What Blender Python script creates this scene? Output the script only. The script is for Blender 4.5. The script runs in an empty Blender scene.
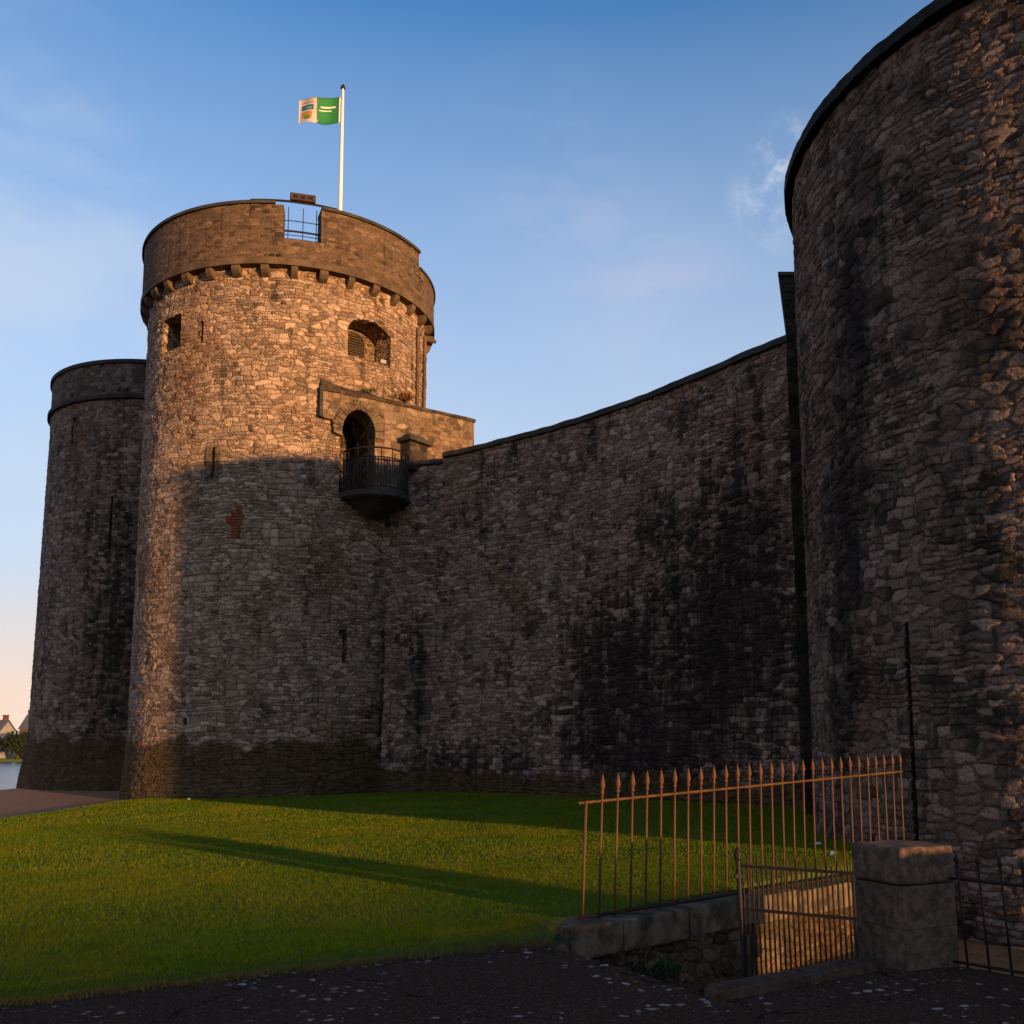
import bpy, bmesh, math, random
import numpy as np
from mathutils import Vector, noise as mnoise
random.seed(7); rng = np.random.default_rng(7)
S = bpy.context.scene
C = S.collection
R = math.radians
EYE = 1.6

# ---------------- camera ----------------
cd = bpy.data.cameras.new('camera'); cam = bpy.data.objects.new('camera', cd); C.objects.link(cam)
cam.location = (0, 0, EYE); cam.rotation_euler = (R(90) + .127, 0, 0)
cd.sensor_width = 36; cd.sensor_height = 36; cd.sensor_fit = 'HORIZONTAL'
cd.lens = 36 * 1000 / 1024; cd.shift_y = (614 - 512) / 1024
cd.clip_start = .1; cd.clip_end = 6000
S.camera = cam

# ---------------- light ----------------
SUN_EL = R(3.4); SUN_DIR = Vector((.6665, -.7455, math.tan(SUN_EL))).normalized()
SUN_AZ = math.atan2(.6665, -.7455)
w = bpy.data.worlds.new('World'); S.world = w; w.use_nodes = True
sd = bpy.data.lights.new('sun', 'SUN'); so = bpy.data.objects.new('sun', sd); C.objects.link(so)
sd.energy = 3.5; sd.angle = R(1.2); sd.color = (1, .56, .21)
so.rotation_euler = SUN_DIR.to_track_quat('Z', 'Y').to_euler(); so.location = SUN_DIR * 60
S.view_settings.view_transform = 'Standard'; S.view_settings.look = 'None'
S.view_settings.exposure = 1.25; S.view_settings.gamma = 1

class NT:
    """small helper for building node graphs"""
    def __init__(s, tree): s.t = tree; s.n = tree.nodes; s.l = tree.links
    def node(s, typ, ins=None, **kw):
        nd = s.n.new(typ)
        for k, v in kw.items(): setattr(nd, k, v)
        for k, v in (ins or {}).items():
            if isinstance(v, bpy.types.NodeSocket): s.l.new(v, nd.inputs[k])
            else: nd.inputs[k].default_value = v
        return nd
    def math(s, op, a, b=0.0, c=None, clamp=False):
        ins = {0: a, 1: b}
        if c is not None: ins[2] = c
        return s.node('ShaderNodeMath', ins, operation=op, use_clamp=clamp).outputs[0]
    def vmath(s, op, a, b): return s.node('ShaderNodeVectorMath', {0: a, 1: b}, operation=op).outputs[0]
    def mix(s, f, a, b, mode='MIX'):
        nd = s.n.new('ShaderNodeMix'); nd.data_type = 'RGBA'; nd.blend_type = mode
        for i, v in ((0, f), (6, a), (7, b)):
            if isinstance(v, bpy.types.NodeSocket): s.l.new(v, nd.inputs[i])
            else: nd.inputs[i].default_value = v
        return nd.outputs[2]
    def noise(s, vec, scale, detail=3, rough=.55, col=False):
        nd = s.node('ShaderNodeTexNoise', {'Vector': vec, 'Scale': scale, 'Detail': detail, 'Roughness': rough})
        return nd.outputs['Color' if col else 'Fac']
    def ramp(s, f, a, b, o0=0.0, o1=1.0, smooth=True):
        nd = s.node('ShaderNodeMapRange', {'Value': f, 'From Min': a, 'From Max': b, 'To Min': o0, 'To Max': o1})
        if smooth: nd.interpolation_type = 'SMOOTHSTEP'
        return nd.outputs[0]
    def attr(s, name): return s.node('ShaderNodeAttribute', attribute_name=name).outputs['Fac']

def c4(c): return (c[0], c[1], c[2], 1)

# sky: Nishita plus thin high cloud
q = NT(w.node_tree); q.n.clear()
sky = q.node('ShaderNodeTexSky', sky_type='NISHITA', sun_disc=False, sun_elevation=SUN_EL, sun_rotation=SUN_AZ,
             altitude=20, air_density=.8, dust_density=1.0, ozone_density=2.2)
VC, VW = (1.82, 2.02, 2.35), (2.75, 2.10, 1.72)
tc = q.node('ShaderNodeTexCoord').outputs['Generated']
sep = q.node('ShaderNodeSeparateXYZ', {0: tc})
up = sep.outputs['Z']
def toward(px, py):
    c_, s_ = math.cos(.127), math.sin(.127); u = -(py - 614) / 1000; X = (px - 512) / 1000
    return Vector((X, c_ - u * s_, s_ + u * c_)).normalized()
def blob(px, py, r0, r1):
    d = q.node('ShaderNodeVectorMath', {0: tc, 1: tuple(toward(px, py))}, operation='DISTANCE').outputs['Value']
    return q.ramp(d, r0, r1, 0, 1)
dirw = q.vmath('ADD', tc, q.vmath('MULTIPLY', q.vmath('SUBTRACT', q.noise(tc, 3, 2, .5, True), (.5, .5, .5)), (.12, .12, .12)))
wisp = q.noise(q.vmath('MULTIPLY', dirw, (2.2, 2.2, 6.0)), 1.5, 5, .55)
puff = q.ramp(q.noise(tc, 22, 8, .66), .42, .70)
m1 = q.math('ADD', q.math('MULTIPLY', puff, blob(770, 207, .052, .006)), q.math('MULTIPLY', puff, blob(785, 155, .042, .006)), clamp=True)
soft = q.ramp(q.noise(q.vmath('MULTIPLY', dirw, (.7, .7, 2.0)), 7, 6, .55), .32, .72)
m2 = q.math('MULTIPLY', soft, q.math('MAXIMUM', blob(545, 172, .12, .0), q.math('MAXIMUM', blob(585, 235, .12, .0), blob(640, 290, .14, .0))))
m4 = q.math('MULTIPLY', q.ramp(wisp, .36, .62), blob(-20, 280, .34, .02))
m5 = q.math('MULTIPLY', q.ramp(wisp, .40, .62), q.ramp(up, .42, .12))
veil = q.math('MULTIPLY', q.math('POWER', q.ramp(up, .62, .12, 0, 1, smooth=False), .9), .97)
cl = q.math('MAXIMUM', q.math('MULTIPLY', m1, .72), q.math('MAXIMUM', q.math('MULTIPLY', m2, .36), q.math('MAXIMUM', q.math('MULTIPLY', m4, .5), q.math('MULTIPLY', m5, .4))))
warm = q.ramp(up, .17, .02)
cloudcol = q.mix(warm, (VC[0], VC[1], VC[2], 1), (VW[0], VW[1], VW[2], 1))
pinkish = q.mix(m2, cloudcol, (2.1, 1.75, 2.2, 1))
skyc = q.mix(cl, q.mix(veil, q.mix(1, sky.outputs[0], (.80, 1.12, 1.34, 1), 'MULTIPLY'), cloudcol), pinkish)
bg = q.node('ShaderNodeBackground', {'Color': skyc, 'Strength': .15})
q.l.new(bg.outputs[0], q.node('ShaderNodeOutputWorld').inputs[0])

# ---------------- materials ----------------
def new_mat(name):
    m = bpy.data.materials.new(name); m.use_nodes = True; t = NT(m.node_tree); t.n.clear()
    out = t.node('ShaderNodeOutputMaterial')
    b = t.node('ShaderNodeBsdfPrincipled'); t.l.new(b.outputs[0], out.inputs[0])
    b.inputs['Specular IOR Level'].default_value = .25
    return m, t, b, out

def masonry(name, sw=.40, sh=.23, base=(.27, .235, .19), joint=.5, band=None, grime=.5, relief=.035, var=.5, warp=.075, grime_lo=.5, tint=(.20, .13, .08)):
    """coursed rubble: UV in metres; 'stain' vertex attribute holds the black growth that has a shape of its own"""
    m, t, b, out = new_mat(name)
    uv = t.node('ShaderNodeTexCoord').outputs['UV']
    pos = t.node('ShaderNodeNewGeometry').outputs['Position']
    z = t.node('ShaderNodeSeparateXYZ', {0: pos}).outputs['Z']
    wn = t.vmath('SUBTRACT', t.noise(uv, 1.7, 3, .6, True), (.5, .5, .5))
    wn2 = t.vmath('SUBTRACT', t.noise(uv, 9.0, 2, .6, True), (.5, .5, .5))
    wc = t.vmath('ADD', uv, t.vmath('MULTIPLY', wn, (warp * 5, warp * 3.6, 0)))
    wc = t.vmath('ADD', wc, t.vmath('MULTIPLY', wn2, (warp * 1.1, warp * .9, 0)))
    # random rubble cells
    vc = t.vmath('MULTIPLY', wc, (1 / sw, 1 / sh, 0))
    va = t.node('ShaderNodeTexVoronoi', {'Vector': vc, 'Scale': 1.0, 'Randomness': .9}, voronoi_dimensions='2D')
    ve = t.node('ShaderNodeTexVoronoi', {'Vector': vc, 'Scale': 1.0, 'Randomness': .9}, voronoi_dimensions='2D', feature='DISTANCE_TO_EDGE')
    # roughly levelled courses, two sizes
    sx = t.node('ShaderNodeSeparateXYZ', {0: wc}); wu, wv_ = sx.outputs['X'], sx.outputs['Y']
    def coursed(w0, h0, seed):
        vv = t.math('ADD', t.math('DIVIDE', wv_, h0), t.math('MULTIPLY', t.node('ShaderNodeTexNoise', {'W': t.math('ADD', wv_, seed), 'Scale': 1.3, 'Detail': 2}, noise_dimensions='1D').outputs['Fac'], 2.2))
        row = t.math('FLOOR', vv); fr = t.math('SUBTRACT', vv, row)
        rw_ = t.node('ShaderNodeTexWhiteNoise', {'W': t.math('ADD', row, seed)}, noise_dimensions='1D').outputs['Value']
        uu = t.math('ADD', t.math('MULTIPLY', t.math('DIVIDE', wu, w0), t.math('ADD', .65, t.math('MULTIPLY', rw_, .8))), t.math('MULTIPLY', row, 37.3))
        c1 = t.node('ShaderNodeTexVoronoi', {'W': uu, 'Scale': 1.0, 'Randomness': .95}, voronoi_dimensions='1D')
        e1 = t.node('ShaderNodeTexVoronoi', {'W': uu, 'Scale': 1.0, 'Randomness': .95}, voronoi_dimensions='1D', feature='DISTANCE_TO_EDGE')
        return c1.outputs['Color'], t.math('MINIMUM', t.math('MULTIPLY', e1.outputs['Distance'], w0), t.math('MULTIPLY', t.math('MINIMUM', fr, t.math('SUBTRACT', 1.0, fr)), h0))
    ca, ea = coursed(sw * 1.0, sh * .95, 3.1); cb, eb = coursed(sw * .7, sh * .62, 7.7)
    k1 = t.ramp(t.noise(uv, .75, 2, .5), .47, .53); k2 = t.ramp(t.noise(t.vmath('ADD', uv, (31, 7, 0)), .8, 2, .5), .49, .55)
    def fmix(f, a, b_): return t.node('ShaderNodeMix', {0: f, 2: a, 3: b_}).outputs[0]
    cr = t.mix(k2, t.mix(k1, va.outputs['Color'], ca), cb)
    edge = fmix(k2, fmix(k1, t.math('MULTIPLY', ve.outputs['Distance'], sh * .9), ea), eb)
    rs = t.node('ShaderNodeSeparateColor', {0: cr}); r1, r2, r3 = rs.outputs[0], rs.outputs[1], rs.outputs[2]
    fine = t.noise(uv, 26, 5, .65); mid = t.noise(uv, 5.5, 4, .6)
    jr = t.math('ADD', edge, t.math('MULTIPLY', t.math('SUBTRACT', t.noise(uv, 7, 4, .65), .47), .075))
    inside = t.ramp(jr, -.012, .036)
    # colour
    lo = c4([x * (1 - var) for x in base]); hi = c4([min(1, x * (1 + var * .6)) for x in base])
    col = t.mix(r1, lo, hi)
    col = t.mix(t.math('MULTIPLY', t.ramp(r2, .55, 1), .35), col, c4((base[0] * .9, base[1] * .68, base[2] * .5)))
    col = t.mix(t.math('MULTIPLY', t.ramp(r3, .85, .95), .6), col, c4([x * .35 for x in base]))
    col = t.mix(t.math('MULTIPLY', t.ramp(r3, .16, .08), .65), col, c4([min(1, x * 1.65) for x in base]))
    col = t.mix(t.ramp(fine, .35, .68, 0, .75), col, t.mix(1, col, (.42, .39, .37, 1), 'MULTIPLY'))
    col = t.mix(t.ramp(t.noise(uv, 13, 4, .7), .54, .66, 0, .55), col, t.mix(1, col, (.38, .34, .31, 1), 'MULTIPLY'))
    col = t.mix(t.ramp(inside, 0, 1, joint, 0), col, c4((base[0] * .28, base[1] * .25, base[2] * .22)))
    # weather: broad brown patches, black streaks running down, damp foot
    big = t.noise(t.vmath('MULTIPLY', uv, (1, .6, 1)), .42, 5, .62)
    col = t.mix(t.ramp(big, .48, .70, 0, .6), col, t.mix(1, col, c4([min(1, x * 3.0) for x in tint]), 'MULTIPLY'))
    pst = t.math('MULTIPLY', t.math('SUBTRACT', r3, .5), .11)
    blot = t.math('ADD', pst, t.noise(t.vmath('MULTIPLY', uv, (1.2, .55, 1)), 1.2, 7, .72))
    col = t.mix(t.ramp(blot, grime_lo, grime_lo + .13, 0, grime), col, (.022, .017, .013, 1))
    streak = t.math('ADD', pst, t.noise(t.vmath('MULTIPLY', uv, (2.4, .13, 1)), 1.0, 6, .7))
    col = t.mix(t.ramp(streak, .56, .70, 0, grime), col, (.024, .018, .014, 1))
    lich = t.noise(t.vmath('ADD', uv, (51, 3, 0)), 3.2, 7, .75)
    col = t.mix(t.ramp(lich, .60, .68, 0, .35), col, c4([min(1, x * 1.7) for x in base]))
    sa = t.attr('stain'); drip = t.noise(t.vmath('MULTIPLY', uv, (3.2, .35, 1)), 1.0, 7, .72)
    st = t.math('ADD', sa, t.math('MULTIPLY', t.math('ADD', t.math('SUBTRACT', drip, .5), t.math('MULTIPLY', t.math('SUBTRACT', r2, .5), .28)), t.math('MULTIPLY', t.ramp(sa, 0, .25), 2.2)))
    col = t.mix(t.ramp(st, .10, .95, 0, .9), col, (.013, .010, .009, 1))
    if band is not None:
        zz = t.math('ADD', z, t.math('MULTIPLY', t.math('SUBTRACT', t.noise(uv, .9, 6, .65), .5), 1.9))
        col = t.mix(t.ramp(zz, band + .12, band - .12, 0, .86), col, t.mix(t.ramp(mid, .4, .65), (.040, .026, .010, 1), (.095, .052, .013, 1)))
    t.l.new(col, b.inputs['Base Color']); b.inputs['Roughness'].default_value = .92
    b.inputs['Specular IOR Level'].default_value = .12
    h = t.math('MULTIPLY', inside, t.math('ADD', .55, t.math('MULTIPLY', r2, .75)))
    h = t.math('ADD', h, t.math('MULTIPLY', t.math('SUBTRACT', mid, .5), .6))
    h = t.math('ADD', h, t.math('MULTIPLY', t.math('SUBTRACT', fine, .5), .65))
    dp = t.node('ShaderNodeDisplacement', {'Height': h, 'Midlevel': .7, 'Scale': relief})
    t.l.new(dp.outputs[0], out.inputs['Displacement'])
    m.displacement_method = 'BOTH'
    return m

def plain(name, col, rough=.8, var=.3, scale=8, metal=0, bump=.3, spec=.25, col2=None):
    m, t, b, out = new_mat(name)
    o = t.node('ShaderNodeTexCoord').outputs['Object']
    n = t.noise(o, scale, 6, .65)
    c2 = c4(col2) if col2 else c4([x * (1 - var) for x in col])
    t.l.new(t.mix(t.ramp(n, .35, .65), c4(col), c2), b.inputs['Base Color'])
    b.inputs['Roughness'].default_value = rough; b.inputs['Metallic'].default_value = metal
    b.inputs['Specular IOR Level'].default_value = spec
    if bump:
        bp = t.node('ShaderNodeBump', {'Strength': bump, 'Distance': .02, 'Height': t.noise(o, scale * 3, 6, .7)})
        t.l.new(bp.outputs[0], b.inputs['Normal'])
    return m

M = {}
M['main'] = masonry('limestone_rubble_main', .31, .155, (.40, .275, .195), joint=.65, band=1.6, grime=.6, relief=.05, grime_lo=.55)
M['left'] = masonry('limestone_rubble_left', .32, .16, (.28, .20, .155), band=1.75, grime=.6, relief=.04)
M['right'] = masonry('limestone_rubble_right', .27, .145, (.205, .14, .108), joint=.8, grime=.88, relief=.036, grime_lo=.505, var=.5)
M['curtain'] = masonry('limestone_rubble_wall', .30, .145, (.355, .238, .18), joint=.75, band=.75, grime=.75, relief=.05, grime_lo=.52)
M['butt'] = masonry('limestone_rubble_buttress', .38, .24, (.07, .052, .04), grime=.7, relief=.02)
M['parapet'] = masonry('parapet_stone', .30, .125, (.15, .098, .064), joint=.35, grime=.6, relief=.012, var=.3, warp=.03, grime_lo=.53)
M['retain'] = masonry('retaining_rubble', .26, .13, (.12, .082, .048), joint=.8, grime=.6, relief=.035, grime_lo=.50)
M['coping'] = plain('dark_coping_stone', (.055, .046, .038), .9, .5, 2.5)
M['ring'] = plain('weathered_string_course', (.125, .080, .048), .9, .5, 2.0)
M['ashlar'] = plain('dressed_sandstone', (.155, .105, .065), .92, .55, 4.5, bump=1.0, col2=(.04, .028, .018))
M['void'] = plain('hole_shade', (.015, .013, .012), .95, .2)  # near-black colour stands for the shade inside small holes
M['brickpatch'] = plain('red_brick_repair', (.24, .055, .026), .9, .5, 9)
M['iron'] = plain('black_painted_iron', (.009, .007, .007), .6, .4, 14, bump=.2, col2=(.018, .010, .007))
M['rust'] = plain('rusty_red_iron', (.105, .040, .013), .75, .5, 10, bump=.3, col2=(.085, .035, .018), spec=.3)
M['rustrail'] = plain('rusty_yellow_rail', (.10, .048, .012), .7, .5, 6, bump=.3, spec=.3)
M['wood'] = plain('weathered_louvre_wood', (.085, .05, .028), .8, .4, 6)
M['white'] = plain('white_paint', (.75, .72, .68), .45, .08, 4, bump=.05, spec=.4)
M['metal'] = plain('dark_roof_metal', (.05, .045, .045), .5, .3)

# ---------------- mesh helpers ----------------
def tag(o, label=None, cat=None, group=None, kind=None):
    if label: o['label'] = label
    if cat: o['category'] = cat
    if group: o['group'] = group
    if kind: o['kind'] = kind
    return o
def link(name, me, mat=None, parent=None):
    o = bpy.data.objects.new(name, me); C.objects.link(o)
    if mat:
        for mm in (mat if isinstance(mat, (list, tuple)) else [mat]): me.materials.append(mm)
    if parent: o.parent = parent; o.matrix_parent_inverse = parent.matrix_world.inverted()
    return o
def root(name, loc, label, cat, group=None):
    o = bpy.data.objects.new(name, None); C.objects.link(o); o.location = loc; o.empty_display_size = .3
    bpy.context.view_layer.update()
    return tag(o, label, cat, group)
def finish(name, bm, mat, parent=None, uvbox=True, smooth=False):
    if uvbox:
        uvl = bm.loops.layers.uv.verify()
        for f in bm.faces:
            n = f.normal if f.normal.length > 0 else Vector((0, 0, 1))
            for l in f.loops:
                p = l.vert.co
                if abs(n.z) > .8: l[uvl].uv = (p.x, p.y)
                else:
                    tdir = Vector((-n.y, n.x, 0)).normalized(); l[uvl].uv = (p.dot(tdir), p.z)
    me = bpy.data.meshes.new(name); bm.to_mesh(me); bm.free()
    if smooth: me.shade_smooth()
    return link(name, me, mat, parent)
def box(bm, c, d, rz=0, ax=None, jit=0):
    """box centred c, dims d, rotated rz; ax = optional (u, v, w) axes"""
    if ax is None: ax = (Vector((math.cos(rz), math.sin(rz), 0)), Vector((-math.sin(rz), math.cos(rz), 0)), Vector((0, 0, 1)))
    vs = []
    for i in (-1, 1):
        for j in (-1, 1):
            for k in (-1, 1):
                p = Vector(c) + ax[0] * (i * d[0] / 2) + ax[1] * (j * d[1] / 2) + ax[2] * (k * d[2] / 2)
                if jit: p += Vector([random.uniform(-jit, jit) for _ in range(3)])
                vs.append(bm.verts.new(p))
    for f in ((0, 1, 3, 2), (4, 6, 7, 5), (0, 4, 5, 1), (2, 3, 7, 6), (0, 2, 6, 4), (1, 5, 7, 3)):
        bm.faces.new([vs[i] for i in f])
    return vs
def tube(bm, pts, r, n=8, cap=True):
    pts = [Vector(p) for p in pts]; rs = r if isinstance(r, (list, tuple)) else [r] * len(pts)
    rings = []
    for i, p in enumerate(pts):
        d = (pts[min(i + 1, len(pts) - 1)] - pts[max(i - 1, 0)]).normalized()
        a = Vector((0, 0, 1)) if abs(d.z) < .9 else Vector((1, 0, 0))
        u = d.cross(a).normalized(); v = d.cross(u)
        rings.append([bm.verts.new(p + u * math.cos(2 * math.pi * k / n) * rs[i] + v * math.sin(2 * math.pi * k / n) * rs[i]) for k in range(n)])
    for a, b_ in zip(rings, rings[1:]):
        for k in range(n): bm.faces.new((a[k], a[(k + 1) % n], b_[(k + 1) % n], b_[k]))
    if cap: bm.faces.new(rings[0][::-1]); bm.faces.new(rings[-1])
def bevel(bm, w_=.01, seg=1):
    bm.normal_update()
    bmesh.ops.bevel(bm, geom=[e for e in bm.edges], offset=w_, segments=seg, affect='EDGES', profile=.6)
    bm.normal_update()
def slab(name, pts, z0, zfun, mat, parent=None, top_only=False):
    """flat-ish polygon with skirts"""
    bm = bmesh.new(); tv = [bm.verts.new((x, y, zfun(x, y))) for x, y in pts]; bm.faces.new(tv)
    if not top_only:
        bv = [bm.verts.new((x, y, z0)) for x, y in pts]
        for i in range(len(pts)): j = (i + 1) % len(pts); bm.faces.new((tv[i], bv[i], bv[j], tv[j]))
    bm.normal_update(); bmesh.ops.triangulate(bm, faces=[f for f in bm.faces if len(f.verts) > 4])
    bmesh.ops.recalc_face_normals(bm, faces=bm.faces); bm.normal_update()
    return finish(name, bm, mat, parent)

def shell(name, U, Z, pos, mat, parent=None, openings=(), stain=None, inward=None, cap_z=None):
    """dense masonry skin over a (u, z) grid. pos(u,z)->xyz arrays, UV = metres. openings: dict u0,u1,z0,z1,rise,depth in grid units.
    inward(u)->unit vector pointing into the wall"""
    U = np.unique(np.round(np.concatenate([U] + [[o['u0'], o['u1']] for o in openings]), 5)) if openings else np.asarray(U)
    Z = np.unique(np.round(np.concatenate([Z] + [[o['z0'], o['z1']] for o in openings]), 5)) if openings else np.asarray(Z)
    gu, gz = np.meshgrid(U, Z, indexing='ij')
    gz = gz.copy()
    keep = np.ones((len(U) - 1, len(Z) - 1), bool); rec = []
    for o in openings:
        i0, i1 = np.searchsorted(U, round(o['u0'], 5)), np.searchsorted(U, round(o['u1'], 5))
        j0, j1 = np.searchsorted(Z, round(o['z0'], 5)), np.searchsorted(Z, round(o['z1'], 5))
        keep[i0:i1, j0:j1] = False; rec.append((i0, i1, j0, j1, o))
        rise = o.get('rise', 0)
        if rise:
            tt = (U[i0:i1 + 1] - o['u0']) / (o['u1'] - o['u0']) * 2 - 1
            drop = rise * (1 - np.sqrt(np.clip(1 - tt ** 2, 0, 1)))
            B = .7
            for k, i in enumerate(range(i0, i1 + 1)):
                zz = gz[i]; a = (zz >= o['z0']) & (zz <= o['z1']); b_ = (zz > o['z1']) & (zz < o['z1'] + B)
                zn = zz.copy()
                zn[a] = o['z0'] + (zz[a] - o['z0']) * (o['z1'] - drop[k] - o['z0']) / (o['z1'] - o['z0'])
                zn[b_] = zz[b_] - drop[k] * (1 - (zz[b_] - o['z1']) / B)
                gz[i] = zn
    P = np.stack(pos(gu, gz), -1).reshape(-1, 3)
    nz = len(Z)
    ii, jj = np.nonzero(keep)
    a = ii * nz + jj
    quads = np.stack([a, a + nz, a + nz + 1, a + 1], -1)
    UV = np.stack([gu, gz], -1).reshape(-1, 2)
    st = (stain(gu, gz) if stain else np.zeros_like(gu)).reshape(-1)
    V = [P]; Q = [quads]; UVv = [UV]; ST = [st]; ng = []; base = len(P)
    for (i0, i1, j0, j1, o) in rec:
        loop = [(i, j0) for i in range(i0, i1)] + [(i1, j) for j in range(j0, j1)] + [(i, j1) for i in range(i1, i0, -1)] + [(i0, j) for j in range(j1, j0, -1)]
        idx = np.array([i * nz + j for i, j in loop]); uu = gu.reshape(-1)[idx]
        um = (o['u0'] + o['u1']) / 2; dep = o.get('depth', .6); inv = np.array(inward(um))
        steps = max(1, int(dep / .15)); prev = idx
        for s_ in range(1, steps + 1):
            dd = dep * s_ / steps
            V.append(P[idx] + inv * dd); new = base + np.arange(len(idx)); base += len(idx)
            cu = um; UVv.append(UV[idx] + np.stack([np.sign(uu - cu + 1e-6) * dd, np.full(len(idx), dd * .5)], -1)); ST.append(np.full(len(idx), o.get('stain', 0.)))
            Q.append(np.stack([prev, np.roll(prev, -1), np.roll(new, -1), new], -1)[:, ::-1] if False else np.stack([prev, new, np.roll(new, -1), np.roll(prev, -1)], -1))
            prev = new
        ng.append(prev)
    V = np.concatenate(V); Q = np.concatenate(Q); UVv = np.concatenate(UVv); ST = np.concatenate(ST)
    faces = Q.tolist() + [list(map(int, n_)) for n_ in ng]
    if cap_z is not None:      # closed top
        top = [i * nz + nz - 1 for i in range(len(U) - (1 if np.allclose(P[nz - 1], P[(len(U) - 1) * nz + nz - 1], atol=1e-3) else 0))]
        faces.append(top)
    me = bpy.data.meshes.new(name); me.from_pydata(V.tolist(), [], faces)
    uvl = me.uv_layers.new(name='UVMap'); li = np.zeros(len(me.loops), np.int32); me.loops.foreach_get('vertex_index', li)
    uvl.data.foreach_set('uv', UVv[li].astype(np.float32).ravel())
    at = me.attributes.new('stain', 'FLOAT', 'POINT'); at.data.foreach_set('value', ST.astype(np.float32))
    me.update(); me.shade_smooth()
    return link(name, me, mat, parent)

def cyl_shell(name, c, rfun, z0, z1, fine, coarse, dz, vis, mat, parent, openings=(), stain=None, cap=True, rnom=5.0, rth=None):
    """round tower skin; u = angle(rad) * rnom; vis = (deg0, deg1) finely meshed"""
    a0, a1 = R(vis[0]), R(vis[1])
    th = np.concatenate([np.linspace(a0, a1, int((a1 - a0) * rnom / fine)), np.linspace(a1, a0 + 2 * math.pi, int((2 * math.pi - a1 + a0) * rnom / coarse))[1:]])
    U = th * rnom; Z = np.linspace(z0, z1, int((z1 - z0) / dz) + 1)
    def pos(u, z): r = rfun(z) + (rth(u / rnom) if rth else 0); return (c[0] + r * np.cos(u / rnom), c[1] + r * np.sin(u / rnom), z)
    ops = [dict(o, u0=R(o['a0']) * rnom, u1=R(o['a1']) * rnom) for o in openings]
    return shell(name, U, Z, pos, mat, parent, ops, stain, inward=lambda u: (-math.cos(u / rnom), -math.sin(u / rnom), 0), cap_z=True if cap else None)

def arc_block(bm, c, r0, r1, z0, z1, d0, d1, n=None, closed=None):
    """curved block between radii/angles (degrees)"""
    full = abs(d1 - d0) >= 359.9
    n = n or max(2, int(abs(d1 - d0) / 1.5)); A = [R(d0 + (d1 - d0) * i / n) for i in range(n + (0 if full else 1))]
    rings = [[bm.verts.new((c[0] + r * math.cos(a), c[1] + r * math.sin(a), z)) for (r, z) in ((r1, z0), (r1, z1), (r0, z1), (r0, z0))] for a in A]
    m_ = len(rings)
    for i in range(m_ if full else m_ - 1):
        a, b_ = rings[i], rings[(i + 1) % m_]
        for k in range(4): bm.faces.new((a[k], b_[k], b_[(k + 1) % 4], a[(k + 1) % 4]))
    if not full: bm.faces.new(rings[0][::-1]); bm.faces.new(rings[-1])
def arc_obj(name, c, r0, r1, z0, z1, d0, d1, mat, parent, rnom=5.0, n=None):
    bm = bmesh.new(); arc_block(bm, c, r0, r1, z0, z1, d0, d1, n)
    bm.normal_update(); uvl = bm.loops.layers.uv.verify()
    for f in bm.faces:
        for l in f.loops:
            p = l.vert.co; a = math.atan2(p.y - c[1], p.x - c[0]); rr = math.hypot(p.x - c[0], p.y - c[1])
            if a > R(60): a -= 2 * math.pi
            radial = abs(f.normal.z) < .5 and abs(f.normal.x * math.cos(a) + f.normal.y * math.sin(a)) < .6
            l[uvl].uv = (rr, p.z) if radial else (a * rnom, p.z if abs(f.normal.z) < .5 else rr)
    return finish(name, bm, mat, parent, uvbox=False)

# ================= GROUND =================
def lawn_z(x, y):
    d = ((x + 3.14) * -2.02 + (y - 6.38) * 3.53) / 4.067       # distance behind the pavement edge
    return .03 + .018 * x + .0035 * y - (.045 + max(0, .018 * x + .03)) * max(0, 1 - max(0, d) / .45) * (1 if x < .3 else 0)
A_, B_, Cc_ = (.27, 8.2), (1.32, 6.5), (2.62, 7.36)

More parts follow.
